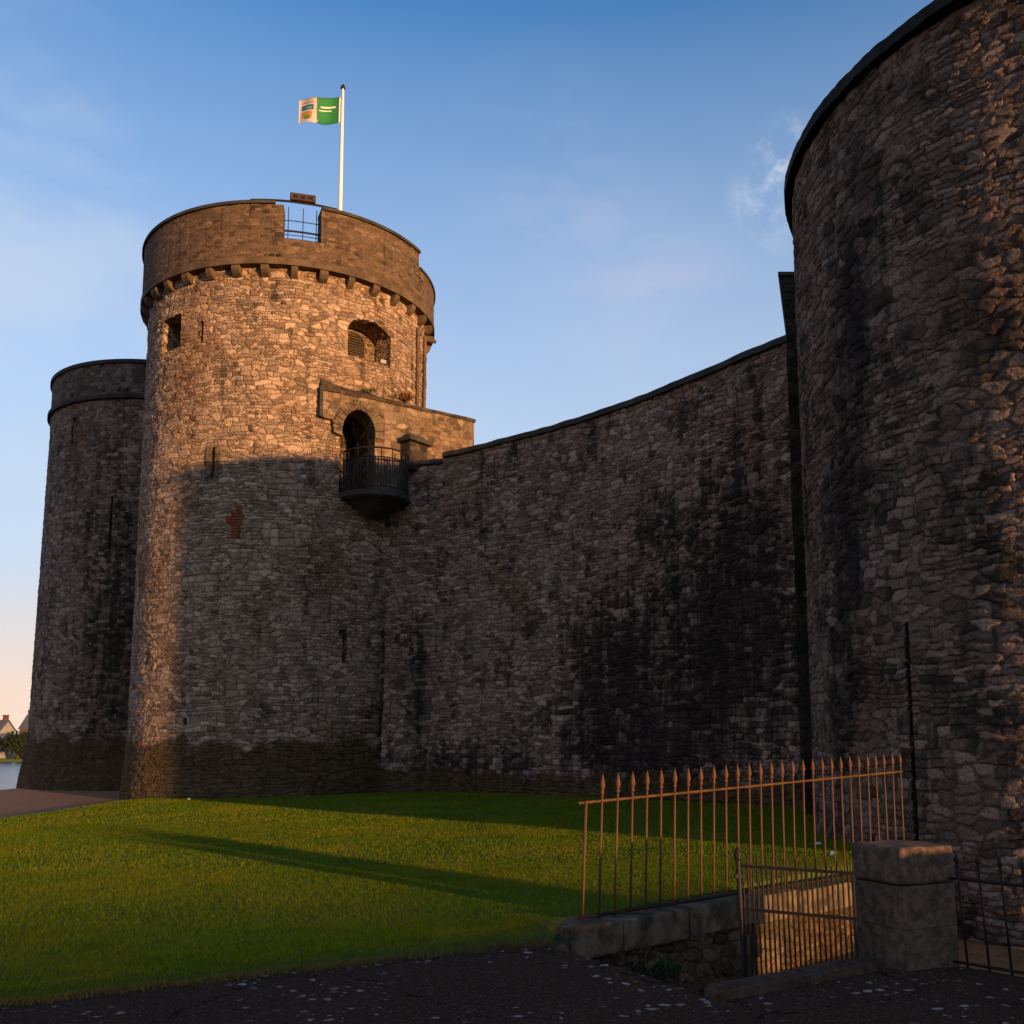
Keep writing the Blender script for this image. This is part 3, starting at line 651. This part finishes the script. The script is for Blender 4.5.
def fpos(u, v):    # u 0..1 from hoist to fly, v 0..1 up
    x = -1.50 * u; y = .16 * math.sin(u * 7.2 + v * .8) * (u ** .6) - .12 * u
    z = 1.02 * v * (1 - .05 * u) - .10 * math.sin(u * 2.4) - .0 + .02 * math.sin(u * 9)
    return Vector((FL.x + x, FL.y + y, FL.z + z))
def cloth(u0, u1, v0=0, v1=1, off=0, nu=14, nv=8, th=.006):
    bm = bmesh.new()
    for side in (0, 1):
        g = [[bm.verts.new(fpos(u0 + (u1 - u0) * i / nu, v0 + (v1 - v0) * j / nv) + Vector((0, -off + side * (th + 2 * off), 0))) for j in range(nv + 1)] for i in range(nu + 1)]
        for i in range(nu):
            for j in range(nv): bm.faces.new((g[i][j], g[i + 1][j], g[i + 1][j + 1], g[i][j + 1]))
        if side == 0: g0 = g
    bd = [e for e in bm.edges if len(e.link_faces) == 1]
    bmesh.ops.bridge_loops(bm, edges=bd); bm.normal_update(); return bm
finish('green_field', cloth(.04, .535), plain('flag_green', (.02, .17, .045), .7, .15, 3, bump=0), flag, smooth=True)
finish('white_field', cloth(.536, 1.0), plain('flag_white', (.50, .43, .38), .7, .1, 3, bump=0), flag, smooth=True)
finish('hoist_edge', cloth(0, .039), M['white'], flag, smooth=True)
for nm, (u0, u1, v0, v1), col in (('crest_band', (.62, .92, .80, .84), (.35, .12, .10)), ('crest_shield', (.62, .93, .52, .72), (.02, .13, .16)), ('crest_wave', (.66, .88, .58, .62), (.35, .38, .40)), ('crest_base', (.66, .92, .20, .44), (.45, .20, .03)), ('crest_charge', (.70, .84, .14, .28), (.12, .20, .03)),
                                  ('lettering', (.12, .46, .60, .66), (.6, .62, .5)), ('lettering', (.22, .50, .48, .52), (.55, .6, .45))):
    finish(nm, cloth(u0, u1, v0, v1, .007, 6, 2), plain('flag_' + nm, col, .7, .1, 3, bump=0), flag)

# ================= LEFT TOWER =================
LC = (-15.11, 42.29)
lt = root('stone_tower', (LC[0], LC[1], -.2), 'shaded round stone tower at the far left, behind the flag tower', 'tower', 'round towers of the castle')
def r_left(z): return 4.56 + .012 * np.clip(14 - z, 0, 20) + .28 * np.clip((1.8 - z) / 2.0, 0, 1)
ops = [dict(a0=-120.3, a1=-119.2, z0=13.25, z1=14.35, depth=.4), dict(a0=-119.2, a1=-117.2, z0=14.15, z1=14.35, depth=.3),
       dict(a0=-94.4, a1=-93.4, z0=8.95, z1=11.0, depth=.4)]
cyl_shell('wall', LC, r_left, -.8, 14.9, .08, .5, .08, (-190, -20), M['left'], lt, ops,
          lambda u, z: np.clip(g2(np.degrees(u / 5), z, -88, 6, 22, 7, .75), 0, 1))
arc_obj('string_course', LC, 4.2, 4.70, 14.92, 15.08, 0, 360, M['coping'], lt, n=140)
arc_obj('parapet', LC, 4.0, 4.58, 15.08, 16.35, 0, 360, masonry('parapet_stone_left', .34, .2, (.16, .12, .095), grime=.4, relief=.01, warp=.05), lt, n=140)
arc_obj('coping', LC, 3.95, 4.66, 16.35, 16.50, 0, 360, M['coping'], lt, n=140)
for d in (-122, -102, -94, -90): 
    bm = bmesh.new(); arc_block(bm, LC, 4.5, 4.585, 15.2, 15.34, d, d + 1.4, 1); finish('drain_hole_shade', bm, M['void'], lt)  # dark blocks on the face paint the shade of the holes

# ================= RIGHT TOWER =================
RC = (10.44, 15.06)
rt = root('stone_tower', (RC[0], RC[1], -.9), 'huge dark round stone tower filling the right edge, nearest to the fences', 'tower', 'round towers of the castle')
def r_right(z): return 5.70 + 0 * z
RT = 11.19
def st_right(u, z):
    d = np.degrees(u / 5.0)
    s = g2(d, z, -166, 7.8, 4.5, 1.6, .75) + g2(d, z, -163, 10.2, 5, 1.3, .45) + g2(d, z, -170, 5.0, 5, 2.6, .75) + g2(d, z, -176, 2.5, 4, 3, .6) + g2(d, z, -143, 6.2, 1.6, .6, .6) + g2(d, z, -140, 2.6, 2.2, .7, .6) + g2(d, z, -150, 4.3, 2.2, .6, .35)
    return np.clip(s, 0, 1)
ops = [dict(a0=-158.75, a1=-158.0, z0=-.6, z1=3.15, depth=.35, stain=.8)]  # slot sides and back coloured darker
def flat_right(a):      # round flattened on the fence side so the low sun catches it
    x = np.degrees(a) + 153; return -.125 * np.clip(x / 14, 0, 1) ** 1.35 * np.clip((60 - x) / 40, 0, 1)
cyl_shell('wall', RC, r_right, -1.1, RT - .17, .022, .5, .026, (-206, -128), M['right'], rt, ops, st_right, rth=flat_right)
cp_ = arc_obj('coping', RC, 4.9, 5.83, RT - .16, RT + .02, 0, 360, plain('black_coping_slate', (.020, .018, .017), .95, .5, 3), rt, n=720)
for v in cp_.data.vertices:
    nz_ = mnoise.noise(v.co * 1.6) * .020 + mnoise.noise(v.co * 7) * .012; d_ = Vector((v.co.x - RC[0], v.co.y - RC[1], 0)).normalized(); v.co += d_ * nz_; v.co.z += nz_ * .7

# ================= CURTAIN WALL =================
WT = 10.6
wp_ = [(-4.4, 31.25), (-3.2, 30.9), (-1.83, 30.3), (.95, 28.0), (3.2, 25.6), (5.03, 23.0), (6.12, 21.4), (6.9, 20.2)]
cw = root('curtain_wall', (.95, 28, .1), 'long high stone castle wall in shade between the flag tower and the right tower', 'wall')
dense = []
def catmull(p, n=24):
    out = []
    for i in range(len(p) - 1):
        a, b_, c_, d_ = p[max(i - 1, 0)], p[i], p[i + 1], p[min(i + 2, len(p) - 1)]
        for k in range(n):
            t = k / n; out.append(tuple(.5 * (2 * b_[j] + (c_[j] - a[j]) * t + (2 * a[j] - 5 * b_[j] + 4 * c_[j] - d_[j]) * t * t + (3 * b_[j] - a[j] - 3 * c_[j] + d_[j]) * t ** 3) for j in (0, 1)))
    return out + [p[-1]]
CW = np.array(catmull(wp_)); seg = np.r_[0, np.cumsum(np.hypot(*np.diff(CW, axis=0).T))]; CL = seg[-1]
def cw_at(u, off=0.0):
    x, y = np.interp(u, seg, CW[:, 0]), np.interp(u, seg, CW[:, 1])
    e = .3; x0, y0 = np.interp(u - e, seg, CW[:, 0]), np.interp(u - e, seg, CW[:, 1]); x1, y1 = np.interp(u + e, seg, CW[:, 0]), np.interp(u + e, seg, CW[:, 1])
    dx, dy = x1 - x0, y1 - y0; L_ = np.hypot(dx, dy)
    return x + dy / L_ * off * -1, y - dx / L_ * off * -1      # +off = away from the camera side
def pos_cw(u, z):
    x, y = cw_at(u, 0.0); bt = .25 * np.clip((3 - z) / 3, 0, 1)
    xx, yy = cw_at(u, -1.0); return (x + (xx - x) * bt, y + (yy - y) * bt, z)
def st_cw(u, z):
    s = g2(u, z, 12.6, 3.8, 3.4, 3.2, .95) + g2(u, z, 9, 1.6, 4.5, 1.3, .38) + g2(u, z, 3.5, .9, 3.0, .9, .4) + g2(u, z, 7, 4.5, 3, 1.5, .12) + g2(u, z, 13.5, 7.5, 1.5, 3, .4) + g2(u, z, 8.6, 3.4, 1.3, 1.7, .7) + g2(u, z, 1.6, 3.6, .35, 2.0, .95) + g2(u, z, 4.2, 9.2, .5, .7, .4) + g2(u, z, 10.6, 7.4, 1.0, .8, .5) + g2(u, z, 6.8, 9.0, .9, .9, .35) + g2(u, z, 9.5, 1.2, 1.6, .7, .6) + g2(u, z, 3, .9, 2.2, .5, .4)
    return np.clip(s, 0, 1)
shell('wall', np.linspace(0, CL, int(CL / .045)), np.linspace(-.5, WT - .16, 230), pos_cw, M['curtain'], cw, stain=st_cw)
bm = bmesh.new(); us = np.linspace(0, CL, 60)     # wall core and coping
def ribbon(bm, us, offs, zs, jit=0):
    rows = []
    for u in us:
        r_ = []
        for o_, z_ in zip(offs, zs): x, y = cw_at(u, o_); r_.append(bm.verts.new((x, y, z_ + jit * mnoise.noise(Vector((u * 2.1, o_, z_))))))
        rows.append(r_)
    n = len(offs)
    for a, b_ in zip(rows, rows[1:]):
        for k in range(n): bm.faces.new((a[k], b_[k], b_[(k + 1) % n], a[(k + 1) % n]))
    bm.faces.new(rows[0][::-1]); bm.faces.new(rows[-1]); bmesh.ops.recalc_face_normals(bm, faces=bm.faces); bm.normal_update()
ribbon(bm, us, (.06, .06, 1.5, 1.5), (-.5, WT - .17, WT - .17, -.5)); finish('wall_core', bm, M['curtain'], cw)
u_step = float(np.interp(-2.15, CW[:, 0], seg))
bm = bmesh.new(); ribbon(bm, np.linspace(u_step, CL, 120), (-.10, -.08, 1.58, 1.6), (WT - .16, WT + .0, WT + .02, WT - .16), .025); finish('coping', bm, M['coping'], cw)
bm = bmesh.new(); ribbon(bm, np.linspace(.5, u_step - .02, 30), (-.10, -.08, 1.58, 1.6), (WT - .34, WT - .20, WT - .18, WT - .34), .04); finish('coping', bm, M['coping'], cw)
# pier with a cap at the tower end
px_, py_ = cw_at(1.1, .15); bm = bmesh.new(); rzp = math.atan2(-.62, .78)
box(bm, (px_, py_, 10.55), (.85, .8, .9), rz=rzp); bm.normal_update(); pr = finish('pier', bm, M['butt'], cw)
bm = bmesh.new(); vs = box(bm, (px_, py_, 11.07), (1.15, 1.05, .14), rz=rzp); vs2 = box(bm, (px_, py_, 11.23), (1.0, .9, .176), rz=rzp)
for v in vs2:
    if v.co.z > 11.25: v.co.x = px_ + (v.co.x - px_) * .55; v.co.y = py_ + (v.co.y - py_) * .55
bevel(bm, .02); finish('pier_cap', bm, M['coping'], pr)
# buttress turret where the wall meets the right tower
bm = bmesh.new(); bx0, bx1, by0, by1 = 5.62, 9.0, 19.62, 22.2
lv = [(-.6, 0), (9.9, 0), (10.1, .0), (10.5, .04), (10.8, .09), (11.08, .12)]
rows = []
nS = 10
for z_, e_ in [(z, 0) for z in np.linspace(-.6, 9.9, 40)] + lv[2:]:
    n_ = .035 * mnoise.noise(Vector((3.3, 1.1, z_ * 1.7)))
    x0, y0 = bx0 - e_ + n_, by0 - e_
    rows.append([bm.verts.new(p) for p in ((x0, y0, z_), (bx1, y0, z_), (bx1, by1, z_), (x0 + .85, by1, z_))])
for a, b_ in zip(rows, rows[1:]):
    for k in range(4): bm.faces.new((a[k], a[(k + 1) % 4], b_[(k + 1) % 4], b_[k]))
bm.faces.new(rows[-1]); bm.normal_update(); finish('buttress', bm, M['butt'], cw)
bm = bmesh.new(); cq = [(bx0 - .17, by0 - .17), (bx1, by0 - .17), (bx1, by1 + .1), (bx0 + .75, by1 + .1)]
q0 = [bm.verts.new((x, y, 11.085)) for x, y in cq]; q1 = [bm.verts.new((x, y, 11.17)) for x, y in cq]; bm.faces.new(q0[::-1]); bm.faces.new(q1)
for k in range(4): bm.faces.new((q0[k], q0[(k + 1) % 4], q1[(k + 1) % 4], q1[k]))
bevel(bm, .015); finish('coping', bm, M['coping'], cw)

# ================= RETAINING WALL =================
WA = math.atan2(WD.y, WD.x)
rw = root('retaining_wall', (W0.x, W0.y, -.95), 'low stone retaining wall with big coping blocks below the spiked railings', 'wall')
def wtop(t): return .07 - .10 * max(0, t - .3)
LW = (W1 - W0).length
U = np.linspace(-.95, LW, 300)
def pos_w(u, z):
    x = W0.x + WD.x * u + WN.x * .10; y = W0.y + WD.y * u + WN.y * .10; return (x + 0 * z, y + 0 * z, z)
shell('wall', U, np.linspace(-1.1, -.17, 45), pos_w, M['retain'], rw)
bm = bmesh.new(); c_ = W0 + WD * (LW / 2 - .4) + WN * (-.09); box(bm, (c_.x, c_.y, -.65), (LW + .9, .34, .9), rz=WA); bm.normal_update(); finish('wall_core', bm, M['retain'], rw)
u = -.95; k = 0
while u < LW - .1:
    L_ = [.62, .66, .92, 1.05, .8, 1.1, .9, 1.0, .8, 1][k % 10]; e = min(u + L_, LW); tm = max(0, (u + e) / 2 / LW); zt = wtop(tm) - (.10 if k == 0 else 0)
    bm = bmesh.new(); c_ = W0 + WD * ((u + e) / 2) + WN * (-.03 + random.uniform(-.012, .012))
    vs = box(bm, (c_.x, c_.y, zt - .135 + random.uniform(-.006, .006)), (e - u - .014, .42, .27), rz=WA + random.uniform(-.008, .008))
    if k == 0:
        for v in vs:
            if (Vector((v.co.x, v.co.y)) - W0).dot(WD) < u + .2 and v.co.z > zt - .1: v.co.z -= .11
    bevel(bm, .022, 2); finish('coping_stone', bm, M['ashlar'], rw); u = e; k += 1

# ================= FENCES =================
def spear(bm, top, r=.011, s=1.0, d=Vector((0, 0, 1)), L=.19):
    """cast spearhead finial, base at top"""
    tube(bm, [top, top + d * .02 * s, top + d * .032 * s, top + d * .045 * s, top + d * .075 * s, top + d * .12 * s, top + d * L * s],
         [r * 1.1, r * 1.8, r * 1.1, r * 1.3, r * 2.3, r * 1.7, r * .15], 8)
fn = root('spiked_railing', (W0.x, W0.y, .07), 'long rusty orange spear-topped railing fixed on the retaining wall beside the lawn', 'railing')
NB = 31
def rail_z(t): return 1.075 + .165 * t
F0, F1 = W0 + WD * .02, W1 + WD * .10
for i in range(NB):
    t = i / (NB - .6); p = F0 + (F1 - F0) * t; lean = (.045 * (1 - t) ** 2) + random.uniform(-.004, .004)
    rz_ = rail_z(t); zb = wtop(t) - .02; bm = bmesh.new()
    d = Vector((lean, 0, 1)).normalized(); b0 = Vector((p.x, p.y, zb)) - Vector((lean * .5, 0, 0))
    top = b0 + d * (rz_ + .015 - zb) if i == 0 else b0 + d * (rz_ + .055 - zb)
    rr = .0085 if i > NB - 3 else .0105
    tube(bm, [b0, top], rr if i else .012, 8)
    if i and i < NB - 2: spear(bm, top, .0108, .98, d)
    elif i: tube(bm, [top, top + d * .13], [rr, rr * .7], 6)
    finish('railing_bar', bm, M['rust'], fn, smooth=True)
bm = bmesh.new(); a_ = F0 - WD * .07; b_ = F1 + WD * .05
tube(bm, [(a_.x, a_.y, rail_z(-.03) + .0), (b_.x, b_.y, rail_z(1.0))], .0125, 8); finish('top_rail', bm, M['rustrail'], fn)
bm = bmesh.new(); tube(bm, [(F0.x - .05, F0.y - .05, wtop(0) + .035), (F1.x, F1.y, wtop(1) + .035)], .015, 8); finish('bottom_rail', bm, M['iron'], fn)

# gate
G0, G1 = Vector((1.735, 7.86, 0)), Vector((2.50, 7.40, 0)); GD = (G1 - G0); 
gt = root('iron_gate', (G0.x, G0.y, -.28), 'low dark iron gate of thin bars beside the stone pillar', 'gate')
bm = bmesh.new(); tube(bm, [(G0.x + .03, G0.y, -.32), (G0.x, G0.y, .70)], .020, 10); box(bm, (G0.x + .0, G0.y, .58), (.055, .055, .03)); finish('gate_post', bm, M['iron'], gt)
bm = bmesh.new(); tube(bm, [(G0.x, G0.y, .69), (G0.x, G0.y, .715), (G0.x, G0.y, .745), (G0.x, G0.y, .78), (G0.x, G0.y, .80)], [.018, .030, .032, .018, .003], 10); finish('ball_finial', bm, M['iron'], gt)
for z_, nm in ((.655, 'top_rail'), (.335, 'middle_rail'), (-.16, 'bottom_rail')):
    bm = bmesh.new(); box(bm, (G0 + G1) / 2 + Vector((0, 0, z_)), (GD.length, .012, .022), rz=math.atan2(GD.y, GD.x)); finish(nm, bm, M['iron'], gt)
for i in range(1, 24):
    t = i / 24; p = G0 + GD * t; h = .655 if i % 2 else .72; 
    bm = bmesh.new(); tube(bm, [p + Vector((.012, 0, -.20)), p + Vector((0, 0, h)), p + Vector((0, 0, h + .05))], [.0078, .0078, .001], 6); finish('gate_bar', bm, M['iron'], gt)

# pillar: five dressed blocks under a rounded cap
PCn = Vector((2.90, 7.62)); PA = R(12)
pl = root('stone_pillar', (PCn.x, PCn.y, -.05), 'square stone gate pillar with rounded cap between the low gate and the dark fence', 'pillar')
pa = R(-38)
def pblock(z0, z1, wdt, nm, bev=.010, mat='ashlar', P=PCn, par=None):
    bm = bmesh.new(); box(bm, (P.x, P.y, (z0 + z1) / 2), (wdt, wdt, z1 - z0), rz=R(24)); 
    bmesh.ops.subdivide_edges(bm, edges=bm.edges[:], cuts=7, use_grid_fill=True)
    bm.normal_update(); es = [e for e in bm.edges if len(e.link_faces) == 2 and e.calc_face_angle(0) > .5]
    bmesh.ops.bevel(bm, geom=es, offset=bev, segments=3, affect='EDGES', profile=.5)
    for v in bm.verts: v.co += Vector([mnoise.noise(v.co * 6 + Vector((k * 9, 0, 0))) for k in range(3)]) * .008
    bm.normal_update(); return finish(nm, bm, M['pillar'], par or pl, smooth=False)
M['pillar'] = plain('pillar_stone', (.17, .105, .068), .92, .5, 16, bump=1.0, col2=(.065, .04, .027))
pblock(-.3, .2735, .512, 'base_block', bev=.006); pblock(.275, .575, .508, 'middle_block', bev=.006); 
pblock(.583, .845, .515, 'cap_block', .03)

PC2 = Vector((4.76, 5.42)); pl2 = root('stone_pillar', (PC2.x, PC2.y, -.05), 'added square stone pillar outside the right edge that shades the gate pillar', 'pillar')  # unseen pillar added to shade the visible gate pillar
pblock(-.3, .33, .52, 'base_block', P=PC2, par=pl2); pblock(.336, .66, .51, 'middle_block', P=PC2, par=pl2); pblock(.668, .95, .52, 'cap_block', .03, P=PC2, par=pl2)
lw_ = bmesh.new(); nd_ = Vector((.7455, .6665)); c_ = PC2 + nd_ * .98; box(lw_, (c_.x, c_.y, -.16), (1.35, .34, 1.25), rz=math.atan2(nd_.y, nd_.x)); bevel(lw_, .02)
o = finish('shade_wall', lw_, M['retain'], None); tag(o, 'added short stone wall outside the right edge that shades the retaining wall', 'wall')  # unseen stub added to keep sun off the left retaining wall
# kerb stones in front of the gate
kd = (Vector(Cc_) - Vector(B_)); kl = kd.length; kd.normalize(); ka = math.atan2(kd.y, kd.x)
for i, (a, b_, label) in enumerate(((-.05, .75, 'pale worn kerb stone under the left half of the gate, at the pavement edge'), (.76, 1.56, 'pale worn kerb stone under the right half of the gate, touching the pillar'))):
    bm = bmesh.new(); c_ = Vector(B_) + kd * ((a + b_) / 2); nrm_ = Vector((-kd.y, kd.x)) * .06
    box(bm, (c_.x + nrm_.x, c_.y + nrm_.y, -.035), (b_ - a, .17, .22), rz=ka)
    bmesh.ops.subdivide_edges(bm, edges=bm.edges[:], cuts=5, use_grid_fill=True); bm.normal_update()
    bmesh.ops.bevel(bm, geom=[e for e in bm.edges if len(e.link_faces) == 2 and e.calc_face_angle(0) > .5], offset=.03, segments=3, affect='EDGES')
    for v in bm.verts: v.co += Vector([mnoise.noise(v.co * 5 + Vector((k * 9, 0, 0))) for k in range(3)]) * .008
    bm.normal_update(); o = finish('kerb_stone', bm, M['kerb'] if 'kerb' in M else M.setdefault('kerb', plain('kerb_granite', (.10, .062, .042), .95, .5, 9, bump=.9, spec=.08)), None)
    tag(o, label, 'kerb stone', 'kerb stones by the gate')

# small dark fence right of the pillar
R0, R1 = Vector((3.22, 7.44)), Vector((4.72, 5.70)); RD = (R1 - R0); rn = 15
sf = root('spiked_fence', (R0.x, R0.y, 0), 'low black spiked iron fence between the stone pillar and the right edge', 'fence')
for z_, nm in ((.615, 'top_rail'), (.03, 'bottom_rail')):
    bm = bmesh.new(); tube(bm, [(R0.x - .05, R0.y + .04, z_), (R1.x, R1.y, z_)], .011, 8); finish(nm, bm, M['iron'], sf)
for i in range(rn):
    t = (i + .35) / rn; p = R0 + RD * t; bm = bmesh.new(); lean = -.055
    b0 = Vector((p.x, p.y, .0)); top = b0 + Vector((lean * .7, 0, .70)); d = (top - b0).normalized()
    tube(bm, [b0, top], .0085, 6); spear(bm, top, .0085, .62, d, .17); finish('fence_bar', bm, M['iron'], sf, smooth=True)

# ================= BEHIND THE CAMERA: wall added out of view to shade the foreground =================
def shade_wall():
    t_ = root('rear_shade_wall', (1.4, -10.2, 0), 'added low rubble wall behind the viewpoint that shades the foreground', 'wall')
    bm = bmesh.new(); a, b_ = Vector((-9, -18.5)), Vector((11.84, -1.82)); m_ = (a + b_) / 2; L_ = (b_ - a).length
    box(bm, (m_.x, m_.y, .49), (L_, .4, .98), rz=math.atan2((b_ - a).y, (b_ - a).x)); bm.normal_update(); finish('wall', bm, M['retain'], t_)
    bm = bmesh.new(); box(bm, (m_.x, m_.y, 1.02), (L_ + .1, .5, .08), rz=math.atan2((b_ - a).y, (b_ - a).x)); bm.normal_update(); finish('coping', bm, M['coping'], t_)
shade_wall()

# ================= FAR BANK (left edge) =================
def far_things():
    rnd = random.Random(3)
    def house(x, y, z0, w_, d_, h_, rh, wallm, label, rz=0, chim=True, group='houses across the river'):
        t_ = root('house', (x, y, z0), label, 'house', group)
        cx, sx = math.cos(rz), math.sin(rz)
        def P(a, b_, c_): return Vector((x + a * cx - b_ * sx, y + a * sx + b_ * cx, z0 + c_))
        bm = bmesh.new(); vs = [bm.verts.new(P(a, b_, c_)) for c_ in (0, h_) for a, b_ in ((-w_ / 2, -d_ / 2), (w_ / 2, -d_ / 2), (w_ / 2, d_ / 2), (-w_ / 2, d_ / 2))]
        g = [bm.verts.new(P(-w_ / 2, 0, h_ + rh)), bm.verts.new(P(w_ / 2, 0, h_ + rh))]
        for f in ((0, 1, 5, 4), (2, 3, 7, 6)): bm.faces.new([vs[i] for i in f])
        bm.faces.new([vs[1], vs[2], vs[6], g[1], vs[5]]); bm.faces.new([vs[3], vs[0], vs[4], g[0], vs[7]]); bm.normal_update(); finish('wall', bm, wallm, t_)
        bm = bmesh.new()
        for sg in (-1, 1):
            q_ = [P(-w_ / 2 - .3, sg * (d_ / 2 + .3), h_ - .2), P(w_ / 2 + .3, sg * (d_ / 2 + .3), h_ - .2), P(w_ / 2 + .3, 0, h_ + rh + .15), P(-w_ / 2 - .3, 0, h_ + rh + .15)]
            va = [bm.verts.new(v) for v in q_]; vb = [bm.verts.new(v + Vector((0, 0, .18))) for v in q_]
            bm.faces.new(va); bm.faces.new(vb)
            for i in range(4): bm.faces.new((va[i], va[(i + 1) % 4], vb[(i + 1) % 4], vb[i]))
        bmesh.ops.recalc_face_normals(bm, faces=bm.faces); bm.normal_update(); rf_ = finish('roof', bm, M['slate'], t_)
        if chim:
            for a in (-w_ / 2 + .6, w_ / 2 - .6):
                bm = bmesh.new(); box(bm, P(a, 0, h_ + rh + .5), (1.1, .8, 1.7), rz=rz); box(bm, P(a, 0, h_ + rh + 1.4), (1.3, 1.0, .2), rz=rz); bm.normal_update(); finish('chimney', bm, M['chim'], rf_)
        for a in np.arange(-w_ / 2 + 1.4, w_ / 2 - 1, 2.6):
            for zz in (1.6, 4.2):
                if zz + 1.2 > h_: continue
                bm = bmesh.new(); box(bm, P(a, -d_ / 2 - .03, zz), (1.0, .08, 1.3), rz=rz); bm.normal_update(); finish('window', bm, M['metal'], t_)
    M['slate'] = plain('slate_roof', (.10, .10, .115), .6, .3, 1); M['chim'] = plain('brick_chimney', (.12, .05, .035), .9, .3, 1)
    M['render'] = plain('white_render', (.30, .27, .26), .9, .1, .4); M['brickw'] = plain('brown_brick', (.10, .05, .03), .9, .2, 1)
    M['slatewhite'] = plain('pale_metal_roof', (.42, .40, .42), .5, .1, 1)
    house(-129.8, 246, -2.4, 13, 7, 6.8, 2.2, M['render'], 'white rendered house across the river, left of the tall brick chimney')
    house(-116.8, 252, -2.4, 9, 8, 7.2, 3.2, M['brickw'], 'brown brick house across the river, half hidden by the far left tower', chim=True)
    house(-147, 250, -2.4, 10, 8, 6.6, 2.8, M['brickw'], 'brown brick house across the river beyond the left edge of the picture')
    # trees on the bank
    lf = plain('dark_foliage', (.014, .024, .008), .9, .6, .8, bump=0, col2=(.012, .022, .008)); bk = plain('bark', (.06, .045, .03), .9, .3, 2)
    for i, (x, y, h_, cr) in enumerate(((-130, 240, 6.6, 3.6), (-123.5, 239.5, 5.9, 3.3), (-117.5, 240, 6.8, 3.4), (-112, 239.5, 6.0, 3.2), (-106, 240, 6.6, 3.3), (-137, 240, 6.2, 3.6))):
        lab = ['bushy dark tree on the far riverbank at the left edge, before the white house', 'low rounded dark tree on the far riverbank, right of the bushiest one', 'dark tree on the far riverbank in front of the brick chimney', 'smaller dark tree on the far riverbank close to the left tower', 'dark riverbank tree hidden behind the foot of the left tower', 'riverbank tree beyond the left edge of the picture'][i]
        t_ = root('tree', (x, y, -2.4), lab, 'tree', 'trees on the far riverbank')
        bm = bmesh.new(); tube(bm, [(x, y, -2.5), (x + .1, y, 0), (x + .3, y, h_ - 4)], [.35, .26, .1], 7)
        for a in range(4): tube(bm, [(x, y, -.4 + .4 * a), (x + 1.6 * math.cos(a * 1.7), y + 1.6 * math.sin(a * 1.7), 1.2 + .4 * a)], [.12, .04], 5)
        finish('trunk', bm, bk, t_)
        n = 2600; V = []; F = []
        cl_ = [(x + rnd.uniform(-1, 1) * cr * .7, y + rnd.uniform(-1, 1) * cr * .6, -2.4 + h_ * rnd.uniform(.28, .82), cr * rnd.uniform(.35, .6)) for _ in range(11)]
        for k in range(n):
            c_ = rnd.choice(cl_); v = Vector((rnd.gauss(0, 1), rnd.gauss(0, 1), rnd.gauss(0, .8))).normalized() * c_[3] * rnd.uniform(.6, 1.05)
            p = Vector(c_[:3]) + v; a = Vector((rnd.uniform(-1, 1), rnd.uniform(-1, 1), rnd.uniform(-1, 1))).normalized() * .3; b_ = a.cross(Vector((rnd.uniform(-1, 1), 1, rnd.uniform(-1, 1)))).normalized() * .2
            i0 = len(V); V += [p - a, p + b_, p + a, p - b_]; F.append((i0, i0 + 1, i0 + 2, i0 + 3))
        me = bpy.data.meshes.new('crown'); me.from_pydata(V, [], F); link('crown', me, lf, t_)
far_things()

def tuft(loc, n, h, col, label):
    bm = bmesh.new(); loc = Vector(loc)
    for k in range(n):
        a = random.uniform(0, 6.28); d = Vector((math.cos(a) * random.uniform(.1, .9), math.sin(a) * random.uniform(.1, .9), random.uniform(.3, 1))).normalized()
        b0 = loc + Vector((random.uniform(-.25, .25), random.uniform(-.1, .1), 0)); hh = h * random.uniform(.4, 1.1); sd_ = d.cross(Vector((0, 0, 1))).normalized() * hh * .10
        v = [bm.verts.new(p_) for p_ in (b0, b0 + d * hh * .5 + sd_, b0 + d * hh - Vector((0, 0, hh * .15)), b0 + d * hh * .5 - sd_)]; bm.faces.new(v)
    bm.normal_update(); o = finish('wall_plant', bm, plain('wall_plant_leaves', col, .8, .5, 12, bump=0), None); tag(o, label, 'plant', 'plants rooted in the castle masonry')
tuft(bp_(3.1, .75, 12.70), 90, .42, (.16, .06, .03), 'dry reddish weed growing where the door bay meets the flag tower')
tuft(bp_(1.55, .12, 12.50), 60, .22, (.06, .09, .015), 'small green weed on the sloping top of the door bay, above the arch')
tuft(cpt(MC, 5.05, -83.5, RL + .24), 60, .16, (.05, .08, .012), 'small moss tuft on the ledge below the battlement gap of the flag tower')
tuft((on_w(.12).x + WN.x * .14, on_w(.12).y + WN.y * .14, -.45), 70, .16, (.04, .07, .012), 'green weed growing from the joints of the low retaining wall')
# litter on the lawn
for i, (x, y, lab) in enumerate(((4.25, 14.2, 'tiny scrap of white litter on the shaded grass behind the railing, farther one'), (4.05, 12.9, 'tiny scrap of white litter on the grass behind the railing, nearer one'), (-9.0, 28.3, 'small pale stone lying on the grass at the foot of the flag tower'))):
    bm = bmesh.new(); zz = lz(x, y) + .05
    box(bm, (x, y, zz), (.07, .03, .025), rz=.5 + i, jit=.015); bmesh.ops.subdivide_edges(bm, edges=bm.edges[:], cuts=2, use_grid_fill=True)
    for v in bm.verts: v.co += Vector((rng.normal(0, .008), rng.normal(0, .008), rng.normal(0, .008)))
    bm.normal_update(); o = finish('litter' if i < 2 else 'stone', bm, M['white'], None); tag(o, lab, 'litter' if i < 2 else 'stone')
